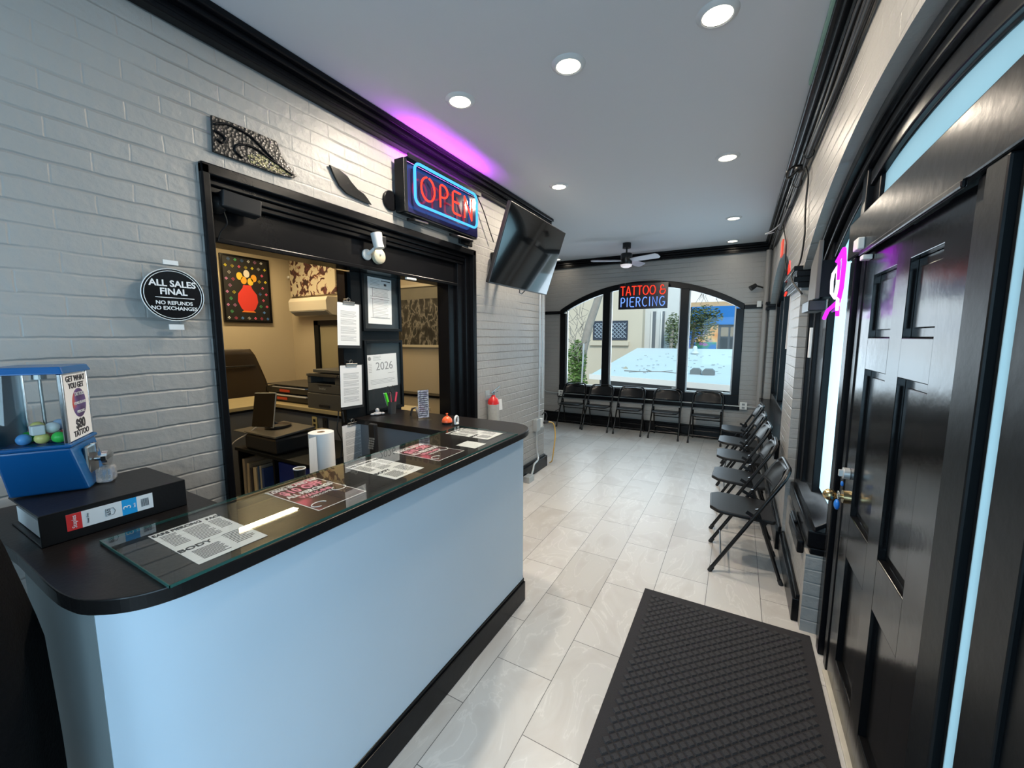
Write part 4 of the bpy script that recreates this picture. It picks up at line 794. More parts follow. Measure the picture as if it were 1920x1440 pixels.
# framed boards
def doc(F, hw, hh, parent, seed, head=True, sig=False):
    s_ = flat('paper', 'paper', F, hw, hh, parent, .0008)
    r = []
    y = hh*.62
    for blk in (6, 5, 7, 5):
        r += para(-hw*.72, hw*.72, y, y-blk*hh*.045, blk, seed+blk); y -= blk*hh*.045+hh*.12
    lines(F, r, s_, h=hh*.016); return s_
for (z0_, z1_, lab, kind) in ((1.70, 2.145, 'upper of two black framed notice boards on the centre post', 'form'), (1.108, 1.635, 'lower of two black framed boards on the post, holding the 2026 licence', 'lic')):
    yc = 1.005; zc = (z0_+z1_)/2; hw = .185; hh = (z1_-z0_)/2
    t = thing('notice_frame', (-1.305, yc, z0_), lab, 'frame')
    F = frame((-1.302, yc, zc), (0, 1, 0), (0, 0, 1)); b = B()
    for sx_ in (-1, 1): b.mbox(F @ Matrix.Translation((sx_*(hw-.01), 0, 0)), .01, hh, .014); b.mbox(F @ Matrix.Translation((0, sx_*(hh-.01), 0)), hw-.02, .01, .014)
    b.build('frame', 'blackm', t, bevel=.002)
    flat('backing', pm('dark_mount', (.02, .026, .03), .6, bump=.02), F @ Matrix.Translation((0, 0, -.008)), hw-.02, hh-.02, t, .002)
    b = B(); b.face([F @ V((x, y, .008)) for x, y in ((-hw+.02, -hh+.02), (hw-.02, -hh+.02), (hw-.02, hh-.02), (-hw+.02, hh-.02))]); b.build('glass_front', 'pane', t)
    if kind == 'form':
        Fp = F @ Matrix.Translation((-.01, -.005, -.004)) @ Matrix.Rotation(-.02, 4, 'Z'); p_ = flat('licence_paper', 'paper', Fp, .112, .165, t, .001)
        b = B()
        for x0, x1, y0, y1 in ((-.09, .09, .03, .09), (-.09, .09, -.12, .015)):
            for yy in (y0, y1): b.mbox(Fp @ Matrix.Translation((0, yy, .001)), .09, .0012, .0003)
            for xx in (x0+.02,): b.mbox(Fp @ Matrix.Translation((xx, (y0+y1)/2, .001)), .0010, (y1-y0)/2, .0003)
        b.mbox(Fp @ Matrix.Translation((.055, .148, .001)), .045, .003, .0003); b.mbox(Fp @ Matrix.Translation((.05, .122, .001)), .012, .008, .0003); b.build('printed_rule', 'ink', p_)
        lines(Fp, para(-.065, .08, .082, .036, 8, 3)+para(-.065, .08, .008, -.112, 12, 4)+para(-.09, .0, .15, .11, 5, 5), p_)
    else:
        Fp = F @ Matrix.Translation((-.01, .035, -.004)) @ Matrix.Rotation(.03, 4, 'Z'); p_ = flat('licence_paper', 'paper', Fp, .145, .125, t, .001)
        text('2026', Fp, .085, 'greyink', p_, x=.02, y=.035); lines(Fp, para(-.12, .12, -.06, -.09, 4, 6)+para(-.085, -.01, .112, .085, 4, 7)+para(.05, .12, -.02, -.02, 1, 8)+para(-.13, -.10, .06, .0, 6, 9), p_)
        b = B(); b.lathe([(.001, .0008), (.014, .0008), (.014, .0012), (.001, .0012)], (0, 0, 0), 20)
        for v in b.b.verts: v.co = Fp @ (v.co+V((-.118, .098, 0)))
        b.build('seal', 'greyink', p_)
# clipboards
for i, (yc, zt, w, rot) in enumerate(((.675, 1.895, 'top one of three on the centre post', .04), (.675, 1.485, 'middle one of three on the centre post', .03), (.672, 1.085, 'lowest of three, partly behind the counter glass', .0))):
    t = thing('clipboard', (-1.27, yc, zt-.32), 'clipboard with printed white form, %s' % w, 'clipboard', 'clipboards hung on the centre post')
    F = frame((-1.262, yc, zt-.15), (0, 1, 0), (0, 0, 1)) @ Matrix.Rotation(-rot, 4, 'Z')
    b = B(); b.mbox(F @ Matrix.Translation((.012, -.012, -.004)), .092, .15, .002); b.build('board', 'dark', t, bevel=.003)
    p_ = doc(F @ Matrix.Translation((0, -.004, 0)), .087, .138, t, i*7)
    b = B(); b.tube([F @ V(p) for p in [(-.045, .128, .004), (-.045, .145, .006), (.045, .145, .006), (.045, .128, .004)]], .0025, 6, True); b.mbox(F @ Matrix.Translation((0, .138, .002)), .045, .006, .0015); b.tube([F @ V((.014*math.cos(k*PI/5), .158+.012*math.sin(k*PI/5), 0)) for k in range(10)], .002, 5, True); b.build('clip', 'steel', t)
    b = B(); b.cyl((-1.30, yc, zt+.012), (-1.258, yc, zt+.012), .003, n=8); b.build('hook', 'steel', t)
b = B(); b.tube(smoothpath([(-1.29, .585, 1.17), (-1.285, .575, 1.12), (-1.285, .565, 1.04), (-1.29, .60, .95), (-1.29, .58, .80), (-1.29, .6, .62)]), .004, 6); b.tube([(-1.27, .60, 1.165), (-1.265, .605, 1.09)], .005, 6)
tag(b.build('hanging_cable', 'cable'), 'black cable looping down beside the lowest clipboard', 'cable')

# ------------------------------------------------------------------ small things on counter return
t = thing('pen_cup', (-1.19, .96, CT), 'mesh pen cup with green highlighter and scissors by the framed licence', 'pen cup')
b = B(); b.lathe([(.028, 0), (.036, .09), (.034, .09), (.026, .004)], (-1.19, .96, CT), 20); b.build('cup', pm('smoked_plastic', (.05, .05, .05), .3, bump=.1), t)
PX, PY = -1.19, .96
for nm, c, d0, d1, r, lab in (('highlighter', (.10, .75, .03), (.0, -.012), (-.012, -.045), .010, 'bright green highlighter leaning in the pen cup'), ('marker', (.75, .04, .12), (-.012, .008), (-.018, .006), .007, 'red and pink marker standing upright in the pen cup'),
                      ('marker', (.7, .05, .1), (.008, .012), (.012, .042), .007, 'red marker leaning right in the pen cup'), ('pen', (.5, .5, .5), (-.015, -.012), (-.024, -.05), .0035, 'thin grey pen behind the green highlighter')):
    tag(B().cyl((PX+d0[0], PY+d0[1], CT+.012), (PX+d1[0], PY+d1[1], CT+.155), r, n=10).build(nm, pm(nm+'_plastic', c, .35, bump=.02), smooth='auto'), lab, nm)
b = B()
for dx in (0, .045): b.tube([(PX-.01, PY-.02+dx+.018*math.cos(k*PI/6), CT+.175+.026*math.sin(k*PI/6)) for k in range(12)], .0035, 6, True)
b.box(PX-.012, PX-.009, PY-.004, PY+.006, CT+.012, CT+.155)
tag(b.build('scissors', 'dark', smooth=True), 'black handled scissors standing in the pen cup', 'scissors')
b = B(); b.ball((-1.235, .865, CT+.012), .028, 12, (1, 1.3, .4)); b.ball((-1.235, .865, CT+.035), .015, 10); b.ball((-1.21, .89, CT+.012), .016, 8, (1, 1, .5)); b.ball((-1.245, .835, CT+.010), .016, 8, (1, 1.4, .5))
tag(b.build('figurine', pm('pale_plastic', (.5, .5, .52), .4, bump=.3), smooth=True), 'small white lump figurine left of the pen cup on shelf', 'figurine')
t = thing('acrylic_stand', (-.82, .90, CT), 'clear acrylic sign holder with printed card on the black shelf', 'sign holder')
F = frame((-.845, .915, CT+.105), (.45, .89, 0), (-.22, -.42, .85)); flat('card', ramp_mat('purple_print', [(.4, (.55, .55, .62)), (.5, (.2, .19, .3)), (.6, (.6, .6, .65))], 30, 3), F, .038, .095, t, .001); flat('acrylic_plate', 'acrylic', F @ Matrix.Translation((0, 0, .003)), .042, .101, t, .003)
b = B(); p0 = F @ V((0, -.101, 0)); b.mbox(frame((p0.x+.02, p0.y-.018, CT+.003), (.55, .83, 0), (.83, -.55, 0)), .045, .035, .0025); b.build('foot', 'acrylic', t)
lines(F, para(-.031, .031, .08, -.08, 12, 3), t, 'ink', h=.005)
b = B(); b.tube([(-1.0, .955, CT+.004), (-.98, .95, CT+.055), (-.935, .94, CT+.07), (-.91, .935, CT+.01)], .008, 8); tag(b.build('tape_dispenser', 'steel', smooth='auto'), 'small bent grey metal holder behind the acrylic stand', 'holder')
t = thing('counter_bell', (-.60, .86, CT), 'orange service bell on counter by the white ornament', 'bell')
b = B(); b.lathe([(.03, 0), (.032, .01), (.018, .014), (.018, .018)], (-.605, .865, CT), 24); b.build('base', 'dark', t)
b = B(); b.lathe([(.034, .014), (.034, .02), (.030, .035), (.018, .048), (.008, .052), (.008, .056), (.001, .056)], (-.605, .865, CT), 24); b.build('dome', pm('orange_enamel', (.85, .13, .04), .3, bump=.02), t, smooth='auto'); b = B(); b.lathe([(.004, .056), (.004, .066), (.008, .067), (.007, .072), (.001, .072)], (-.605, .865, CT), 12); b.build('button', pm('orange_button', (.85, .13, .04), .3), t)
b = B(); b.tube([(-.535, .872+.017*math.cos(a), CT+.032+.026*math.sin(a)) for a in [k*PI/8 for k in range(16)]], .007, 8, True); b.ball((-.535, .872, CT+.01), .015, 8, (1, 1.4, .6)); tag(b.build('ornament', 'white', smooth=True), 'small white ring ornament right of the orange bell', 'ornament')
b = B(); b.lathe([(.020, 0), (.024, .12), (.026, .171)], (-.80, -.02, .86), 18); 
# dark cup behind the glass
t = thing('tumbler', (-.80, -.02, .86), 'dark tumbler with a white rim standing behind the near flyer', 'cup'); b.build('cup', 'dark', t)
b = B(); b.tube([(-.80+.026*math.cos(k*PI/8), -.02+.026*math.sin(k*PI/8), 1.032) for k in range(16)], .0028, 6, True); b.build('rim', 'white', t)
# cordless phone
t = thing('cordless_phone', (-1.03, .62, .86), 'black cordless phone standing in its base below the shelf', 'phone')
b = B(); b.mbox(frame((-1.02, .63, .99), (1, .1, 0), (.22, 0, 1)), .028, .115, .015); b.build('handset', 'dark', t, bevel=.008)
b = B(); [b.mbox(frame((-1.03+(j-1)*.016+i*.0036, .613, .945+i*.016), (1, .1, 0), (.12, 0, 1)), .0055, .0055, .0015) for i in range(5) for j in range(3)]; b.build('keypad', 'silver', t)
bx('base', 'dark', -1.09, -.96, .55, .68, .861, .893, t, .008)
bx_ = B(); bx_.box(-.93, -.82, .52, .66, .861, .888); tag(bx_.build('card_box', pm('brown_card', (.3, .18, .1), .6, var=.2), bevel=.004), 'small brown card box beside the phone base', 'box')

# ------------------------------------------------------------------ office contents
t = thing('office_desk', (-3.3, 1.3, 0), 'L-shaped office desk with pale wood edge and grey blue front', 'desk')
wood = pm('pale_wood', (.42, .35, .20), .45, var=.15, vscale=12, bump=.05)
b = B(); b.prism([(-3.08, -.6, .96), (-3.08, 1.17, .96), (-1.50, 1.17, .96), (-1.50, 1.75, .96), (-3.75, 1.75, .96), (-3.75, -.6, .96)], (0, 0, .035)); b.build('desktop', wood, t, bevel=.003)
gb = pm('grey_blue_front', (.13, .14, .16), .5, var=.05)
b = B(); b.prism([(-3.08, -.6, .94), (-3.08, 1.17, .94), (-1.50, 1.17, .94), (-1.50, 1.20, .94), (-3.11, 1.20, .94), (-3.11, -.6, .94)], (0, 0, .02)); b.build('edge_strip', 'black', t)
b = B(); b.box(-3.12, -3.09, -.6, 1.19, 0, .94); b.box(-3.09, -1.50, 1.19, 1.22, 0, .94); b.build('front_panel', gb, t)
t = thing('office_chair', (-4.1, 1.25, 0), 'high-backed dark brown leather office chair behind the desk', 'chair')
lea = pm('brown_leather', (.045, .032, .02), .4, bump=.15, bscale=30)
def backr(u, v):
    x = (u-.5)*2; z = .55+v*.97; w = (.34 if v < .55 else .34-.14*((v-.55)/.45)**1.2)*(1-.25*max(0, v-.96)*10)
    return V((-3.84+.05*(1-x*x)*math.sin(v*PI)*-1-.10*v, 1.26+x*w, z))
B().grid(backr, 14, 14).build('backrest', lea, t, smooth=True, solid=.09, bevel=0)
b = B(); b.mbox(frame((-3.865, 1.25, 1.33), (0, 1, 0), (0, 0, 1)), .21, .008, .012); b.build('seam_band', 'dark', t, bevel=.004)
b = B(); b.mbox(Matrix.Translation((-4.15, 1.25, .52)), .26, .27, .05); b.build('seat', lea, t, bevel=.03)
b = B(); b.cyl((-4.15, 1.25, .1), (-4.15, 1.25, .48), .03); b.build('column', 'dark', t)
b = B()
for k in range(5): b.tube([(-4.15, 1.25, .1), (-4.15+.27*math.cos(k*PI*.4), 1.25+.27*math.sin(k*PI*.4), .07)], .018, 8); b.ball((-4.15+.27*math.cos(k*PI*.4), 1.25+.27*math.sin(k*PI*.4), .03), .03, 8)
b.build('wheel_base', 'dark', t)
# printer on desk
t = thing('laser_printer', (-2.28, 1.36, .995), 'dark grey laser printer with scanner lid on the office desk', 'printer')
pg = pm('printer_grey', (.075, .075, .072), .5, bump=.03); px0, px1, py0, py1, pz = -2.52, -2.03, 1.19, 1.55, .995
b = B(); b.box(px0, px1, py0, py1, pz, pz+.145); b.box(px0, px1, py0+.012, py1, pz+.148, pz+.235); b.box(px0, px1, py0+.14, py1, pz+.235, pz+.30); b.box(px0, px0+.05, py0+.01, py1, pz+.235, pz+.30); b.box(px1-.10, px1, py0+.01, py1, pz+.235, pz+.30); b.box(px0, px1, py0, py1, pz+.30, pz+.325); b.build('body', pg, t, bevel=.006)
b = B(); b.box(px0+.06, px1-.02, py0+.03, py1, pz+.335, pz+.365); b.build('scanner_lid', pg, t, bevel=.006)
b = B(); b.mbox(frame(((px0+px1)/2, py0-.004, pz+.315), (1, 0, 0), (0, .6, 1)), .2, .012, .004); b.build('control_panel', 'dark', t)
bx('tray_handle', 'dark', px0+.17, px1-.17, py0-.006, py0+.004, pz+.02, pz+.045, t, .002); bx('paper_lip', 'dark', px0+.15, px1-.15, py0+.004, py0+.014, pz+.222, pz+.23, t, .002)
F = frame(((px0+px1)/2-.03, py0+.011, pz+.19), (1, 0, 0), (0, 0, 1)); text('brother', F, .03, 'silver', t)
# document trays
t = thing('letter_tray', (-3.2, 1.55, .995), 'stacked black letter tray with red tab labels left of printer', 'tray')
b = B()
for z in (1.0, 1.085): b.box(-3.35, -2.62, 1.28, 1.32, z, z+.055); b.box(-3.35, -2.62, 1.28, 1.72, z, z+.006); b.box(-3.35, -3.34, 1.28, 1.72, z, z+.06)
b.box(-3.35, -2.62, 1.28, 1.72, 1.165, 1.172); b.build('tray', 'dark', t)
b = B(); b.box(-3.3, -2.66, 1.27, 1.70, 1.060, 1.072); b.box(-3.25, -2.7, 1.29, 1.7, 1.14, 1.15); b.build('sheets', 'paper', t)
b = B(); b.box(-3.15, -2.98, 1.274, 1.279, 1.02, 1.045); b.box(-3.10, -2.93, 1.274, 1.279, 1.10, 1.125); b.build('red_tab', pm('red_tab', (.6, .07, .03), .5), t)
# low cabinet with inkjet printer, tablet
t = thing('storage_cabinet', (-2.1, .75, 0), 'black open storage cabinet behind the counter opening', 'cabinet')
b = B(); b.box(-2.62, -1.60, .58, .60, 0, .72); b.box(-2.62, -2.60, .60, 1.15, 0, .72); b.box(-2.62, -1.60, .56, 1.15, .70, .72); b.box(-2.60, -1.60, .6, 1.15, .34, .36)
b.b.free(); b = B(); b.box(-2.62, -1.60, 1.13, 1.15, 0, .72); b.box(-2.62, -2.60, .60, 1.13, 0, .72); b.box(-1.62, -1.60, .60, 1.13, 0, .72); b.box(-2.62, -1.60, .58, 1.15, .72, .745); b.box(-2.60, -1.62, .6, 1.13, .30, .32); b.box(-2.12, -2.10, .6, 1.13, .32, .72); b.build('carcass', 'blackm', t, bevel=.002)
tag(bx('blue_box', pm('royal_blue_box', (.008, .03, .26), .4, bump=.05), -2.08, -1.63, .62, 1.0, .34, .69, bevel=.006), 'royal blue file box on the cabinet shelf', 'box')
for i, (x, w, h, c) in enumerate(((-2.56, .035, .33, (.35, .32, .27)), (-2.50, .03, .30, (.45, .40, .30)), (-2.45, .03, .27, (.04, .04, .05)), (-2.405, .045, .28, (.55, .50, .38)), (-2.34, .02, .30, (.03, .08, .2)), (-2.31, .02, .31, (.4, .4, .36)), (-2.28, .025, .29, (.03, .07, .25)))):
    o = B().mbox(Matrix.Translation((x+w/2, .70, .32+h/2)) @ Matrix.Rotation(.06 if i == 1 else 0, 4, 'Y'), w/2, .10, h/2).build('file_folder', pm('folder_card', c, .6, var=.1), bevel=.002)
    tag(o, ['beige folder, leftmost in the cabinet', 'cream folder leaning beside the leftmost one', 'thin black folder in the cabinet row', 'thick cream folder in middle of cabinet row', 'dark blue folder right of the thick cream one', 'pale grey folder between two blue ones', 'blue folder, rightmost in the cabinet row'][i], 'folder', 'folders standing in the cabinet')
t = thing('inkjet_printer', (-2.15, .85, .745), 'low black inkjet printer with open lid on the cabinet', 'printer')
b = B(); b.box(-2.50, -2.06, .60, .95, .745, .875); b.build('body', 'dark', t, bevel=.02)
b = B(); b.prism([(-2.50, .60, .877), (-2.06, .60, .877), (-2.06, .94, .90), (-2.50, .94, .90)], (0, 0, .015)); b.prism([(-2.66, .60, .876), (-2.46, .59, .880), (-2.46, .93, .90), (-2.62, .9, .89)], (0, 0, .006)); b.build('lid', pm('taupe_plastic', (.12, .115, .105), .3, bump=.02), t, bevel=.006)
t = thing('tablet', (-2.25, .75, .93), 'black tablet on a stand with white charging cable', 'tablet')
F = frame((-2.40, .72, 1.055), (1, .15, .05), (.27, .25, 1)); b = B(); b.mbox(F, .125, .145, .005); b.build('casing', 'silver', t, bevel=.008)
b = B(); b.mbox(F @ Matrix.Translation((0, 0, .0058)), .119, .139, .001); b.build('screen', pm('tablet_screen', (.012, .010, .009), .12, bump=.01), t)
b = B(); b.tube([F @ V((0, -.03, -.01)), F @ V((0, -.08, -.05)), (-2.36, .80, .93)], .014, 8); b.lathe([(.001, 0), (.10, 0), (.10, .015), (.03, .022), (.001, .022)], (-2.34, .79, .912), 24); b.build('stand', 'dark', t, smooth='auto')
tag(B().tube(smoothpath([(-2.43, .665, .92), (-2.48, .60, .86), (-2.55, .54, .80), (-2.66, .50, .66), (-2.72, .48, .52), (-2.80, .46, .44)]), .005, 6).build('charging_cable', 'wcable'), 'white charging cable hanging down from the tablet', 'cable')
# paper towel
t = thing('paper_towel_roll', (-1.0, .245, .862), 'standing roll of white paper towel on the shelf behind the counter', 'paper towel')
b = B(); b.lathe([(.020, .262), (.020, .27), (.066, .27), (.066, 0), (.020, 0)], (-1.0, .245, .862), 32); b.build('roll', 'paper', t, smooth='auto')
b = B(); b.lathe([(.0205, .25), (.0205, .2715), (.017, .2715), (.017, .25)], (-1.0, .245, .862), 20); b.build('core', pm('brown_core', (.3, .2, .12), .7), t)
b = B(); b.grid(lambda u, v: V((-.955+.012*u*(1-v), .182-.05*u, 1.125-.262*v)), 3, 3); b.build('loose_sheet', 'paper', t, solid=.001)
# outlets on desk front
for y_, lab, x_, m_ in ((1.184, 'cream outlet plate on the desk front above paper towel', -2.42, pm('cream_plate', (.5, .42, .2), .5)), (1.184, 'black outlet plate right of the cream one', -2.27, M['dark'])):
    t = thing('outlet', (x_, y_, .82), lab, 'outlet'); bx('plate', m_, x_-.035, x_+.035, y_-.004, y_+.005, .80, .92, t, .003)
    [bx('socket', 'dark', x_-.015, x_+.015, y_-.007, y_-.003, z, z+.025, t) for z in (.825, .87)]
t = thing('plug_adapter', (-2.25, 1.10, .72), 'cream plug adapter with black plugs above the paper towel', 'adapter'); bx('housing', pm('cream_adapter', (.5, .46, .38), .5, bump=.02), -2.31, -2.20, 1.11, 1.18, .70, .83, t, .012)
b = B(); b.box(-2.36, -2.30, 1.06, 1.12, .74, .77); b.box(-2.33, -2.27, 1.05, 1.11, .78, .81); b.tube(smoothpath([(-2.35, 1.06, .76), (-2.42, 1.04, .74), (-2.44, 1.05, .65), (-2.44, 1.1, .5)]), .005, 6); b.build('plug', 'dark', t)
# pictures
t = thing('framed_artwork', (-4.83, 1.945, 1.86), 'framed artwork of a red vase with yellow flowers on black patterned ground', 'picture')
F = frame((-4.825, 1.95, 2.29), (0, 1, 0), (0, 0, 1)) 
b = B()
for s_ in (-1, 1): b.mbox(F @ Matrix.Translation((s_*.298, 0, 0)), .012, .435, .018); b.mbox(F @ Matrix.Translation((0, s_*.423, 0)), .288, .012, .018)
b.build('frame', 'black', t, bevel=.003); flat('canvas', pm('black_canvas', (.012, .012, .013), .5, bump=.05), F, .288, .413, t, .01)
rr = random.Random(5); cl = [pm('motif_paint', c, .5, bump=.01) for c in ((.7, .6, .05), (.65, .1, .2), (.1, .5, .2), (.1, .25, .6), (.6, .6, .6), (.6, .25, .5))]
for i in range(7):
    for j in range(10):
        x = -.25+i*.083+(.04 if j % 2 else 0); y = -.38+j*.084
        if abs(x) > .27 or (abs(x) < .13 and -.30 < y < .27): continue
        k = rr.randrange(6); q = B(); R_ = F @ Matrix.Translation((x, y, .006))
        if (i+j) % 2: 
            q.tube([R_ @ V(p) for p in ((.02, 0, 0), (0, .02, 0), (-.02, 0, 0), (0, -.02, 0))], .0025, 4, True); q.mbox(R_, .005, .005, .001)
        else:
            for a in range(4): q.ball(R_ @ V((.011*math.cos(a*PI/2), .011*math.sin(a*PI/2), 0)), .008, 6)
        q.build('flower_motif', cl[k], t)
def blob(pts, mat, z=.007, nm='painted_shape'):
    b = B(); b.prism([F @ V((x, y, z)) for x, y in pts], F.to_3x3() @ V((0, 0, .002))); return b.build(nm, pm(nm+'_paint', mat, .5), t)
el = lambda cx, cy, rx, ry, n=20: [(cx+rx*math.cos(2*PI*k/n), cy+ry*math.sin(2*PI*k/n)) for k in range(n)]
blob([(-.05, .06), (.05, .06), (.06, .02), (.12, -.06), (.13, -.16), (.09, -.25), (.06, -.28), (-.06, -.28), (-.09, -.25), (-.13, -.16), (-.12, -.06), (-.06, .02)], (.62, .04, .03))
for fx_, fy_, c_ in ((-.09, .17, (.72, .5, .05)), (0, .21, (.7, .65, .55)), (.09, .16, (.75, .35, .03)), (-.04, .12, (.75, .35, .03)), (.045, .11, (.72, .5, .05))): blob(el(fx_, fy_, .038, .05), c_, .0095)
blob([(-.09, -.30), (.09, -.30), (.07, -.28), (-.07, -.28)], (.72, .2, .03), .0095)
t = thing('canvas_painting', (-4.2, 2.56, 2.24), 'white canvas with dark red and black ink splatters', 'painting')
B().box(-4.80, -3.80, 2.545, 2.578, 2.245, 2.78).build('canvas', ramp_mat('ink_splatter', [(.0, (.62, .56, .42)), (.50, (.62, .56, .42)), (.53, (.20, .06, .04)), (.57, (.03, .02, .02)), (.7, (.15, .05, .06))], 8, 12, 1.2), t, bevel=.004)
t = thing('air_conditioner', (-4.2, 2.5, 1.97), 'white wall-mounted split air conditioner under the canvas', 'air conditioner')
b = B(); b.prism([(-4.60, 2.578, 2.20), (-4.60, 2.40, 2.20), (-4.60, 2.37, 2.15), (-4.60, 2.38, 2.02), (-4.60, 2.46, 1.96), (-4.60, 2.578, 1.95)], (.82, 0, 0)); b.build('housing', pm('ac_white', (.66, .62, .52), .4, bump=.01), t, bevel=.008)
b = B(); b.prism([(-4.56, 2.385, 2.01), (-4.56, 2.45, 1.962), (-4.56, 2.448, 1.958), (-4.56, 2.38, 2.006)], (.74, 0, 0)); b.build('louver', 'greyink', t)
D2 = struct(thing('door_2', (-3.9, 2.55, 0), 'black framed office doorway below the air conditioner', 'door')); del D2['category']
b = B(); b.box(-4.29, -4.19, 2.53, 2.58, 0, 1.89); b.box(-4.29, -3.3, 2.53, 2.58, 1.82, 1.89); b.box(-3.40, -3.30, 2.53, 2.58, 0, 1.82); b.build('door_frame', 'blackm', D2, bevel=.004); B().box(-4.19, -3.40, 2.56, 2.579, 0, 1.82).build('door_leaf', pm('olive_door', (.30, .27, .18), .5, bump=.02), D2)
t = thing('framed_photograph', (-2.35, 2.56, 1.53), 'large framed black and white crowd photograph on the office wall', 'picture')
b = B(); F = frame((-2.36, 2.555, 1.905), (1, 0, 0), (0, 0, 1))
for s_ in (-1, 1): b.mbox(F @ Matrix.Translation((s_*.455, 0, 0)), .015, .37, .018); b.mbox(F @ Matrix.Translation((0, s_*.355, 0)), .44, .015, .018)
b.build('frame', pm('cream_frame', (.58, .52, .38), .4, bump=.02), t, bevel=.003)
flat('print', ramp_mat('crowd_photo', [(.40, (.02, .018, .016)), (.50, (.06, .055, .045)), (.56, (.30, .27, .22)), (.60, (.03, .03, .025))], 13, 12, .3, mscale=(1, 1, .6)), F, .44, .34, t, .006)
flat('photo_sky', pm('photo_sky', (.22, .2, .15), .5, var=.15), F @ Matrix.Translation((0, .27, .004)), .44, .07, t, .002)
b = B(); b.face([F @ V(p) for p in ((-.44, -.34, .012), (.44, -.34, .012), (.44, .34, .012), (-.44, .34, .012))]); b.build('glass_front', 'pane', t)
b = B(); b.box(-3.0, -1.75, 2.44, 2.58, 0, .96); struct(b.build('wall_office', 'beige'), 'low beige half wall beneath the framed photograph'); b = B(); b.box(-3.02, -1.72, 2.42, 2.58, .96, .985); struct(b.build('trim_20', 'black'), 'black cap on the half wall')
tag(B().ball((-4.83, 2.545, 2.53), .022, 12).build('wall_sensor', 'white', smooth=True), 'small white sensor in office corner beside the canvas', 'sensor')
# office lights
t = thing('tube_light', (-4.1, 1.55, 2.86), 'linear tube light on the office ceiling', 'ceiling light')
bx('housing', 'white', -4.14, -4.02, 1.1, 2.0, 2.885, 2.93, t); B().box(-4.10, -4.06, 1.12, 1.98, 2.868, 2.885).build('tube', emis('warm_tube', (1, .82, .45), 9), t)
area('office_lamp', (-4.08, 1.55, 2.85), .1, (0, 0, -1), (1, .76, .42), 15, sy=.85)
area('office_lamp', (-2.6, .2, 2.85), .5, (0, 0, -1), (1, .76, .42), 13, sy=.5)
area('office_lamp', (-2.0, 2.0, 2.85), .3, (0, 0, -1), (1, .78, .5), 5, sy=.3)

# ------------------------------------------------------------------ fire extinguisher, conduits, cords
t = thing('fire_extinguisher', (-1.05, 2.13, .78), 'red fire extinguisher with grey label hung on the left brick wall', 'fire extinguisher')
ex, ey = -1.045, 2.14
b = B(); b.lathe([(.001, .68), (.05, .68), (.055, .70), (.055, 1.03), (.045, 1.06), (.022, 1.08), (.018, 1.10), (.001, 1.10)], (ex, ey, 0), 24); b.build('cylinder', 'red', t, smooth='auto')
b = B(); b.lathe([(.0556, .80), (.0562, .80), (.0562, 1.01), (.0556, 1.01)], (ex, ey, 0), 24); b.build('label_band', pm('label_grey', (.38, .38, .36), .4, var=.2, vscale=40), t, smooth='auto')
b = B(); b.cyl((ex, ey, 1.10), (ex, ey, 1.135), .014); b.tube([(ex, ey-.04, 1.12), (ex, ey+.0, 1.135), (ex+.01, ey+.10, 1.175)], .008, 8); b.tube([(ex, ey-.02, 1.115), (ex+.01, ey+.07, 1.125)], .007, 8); b.build('valve_handle', 'chrome', t, smooth='auto')
b = B(); b.mbox(frame((ex+.045, ey+.055, 1.0), (.5, .8, .1), (.1, .1, 1)), .02, .055, .0008); b.build('tag', 'paper', t)
b = B(); b.box(-1.11, -1.10, ey-.05, ey+.02, 1.05, 1.14); b.box(-1.10, -1.05, ey-.02, ey+.0, 1.09, 1.10); b.build('bracket', 'silver', t)
t = thing('conduit', (-1.09, 3.26, 0), 'grey conduit running down the left wall end to a floor box', 'conduit')
b = B(); b.tube([(-1.085, 3.27, 2.3), (-1.085, 3.27, .66)], .011, 8); b.tube([(-1.088, 3.36, 2.3), (-1.088, 3.36, .9)], .007, 8); b.tube(smoothpath([(-1.085, 3.20, .55), (-1.08, 3.20, .3), (-1.05, 3.18, .18), (-1.04, 3.05, .15), (-1.03, 3.0, .1), (-1.02, 2.93, .05)]), .011, 8); b.build('pipe', 'silver', t, smooth='auto')
b = B(); b.box(-1.11, -1.055, 3.15, 3.25, .52, .67); b.build('junction_box', 'silver', t, bevel=.004); bx('floor_box', 'silver', -1.06, -.98, 2.80, 2.93, 0, .07, t, .004); bx('outlet_face', 'white', -1.108, -1.06, 3.26, 3.33, .55, .66, t, .004)
t = thing('extension_cord', (-1.0, 3.4, 0), 'yellow extension cord with black plug hanging at the wall corner', 'cord')
b = B(); b.tube(smoothpath([(-1.04, 3.40, .60), (-1.0, 3.52, .56), (-.99, 3.56, .4), (-1.0, 3.54, .22), (-1.03, 3.56, .06), (-1.08, 3.60, .012)]), .008, 8); b.build('cord', pm('yellow_cord', (.6, .38, .10), .45, bump=.02), t, smooth='auto')
b = B(); b.tube([(-1.05, 3.34, .60), (-1.03, 3.41, .60)], .016, 8); b.tube(smoothpath([(-1.06, 3.30, .70), (-1.05, 3.36, .73), (-1.04, 3.40, .68), (-1.045, 3.38, .62)]), .007, 7); b.build('plug', 'rubber', t)
t = thing('wall_conduit', (-.5, 6.07, .55), 'thin grey conduit with outlet boxes across the far wall', 'conduit')
b = B(); b.tube([(-2.32, 6.09, 2.1)]+[tuple(v) for v in smoothpath([(-2.32, 6.09, 1.2), (-2.32, 6.09, .68), (-2.27, 6.08, .60), (-2.18, 6.075, .585), (-2.0, 6.075, .58)])]+[(0, 6.075, .575), (1.33, 6.075, .57)], .009, 8); b.build('pipe', 'silver', t, smooth='auto')
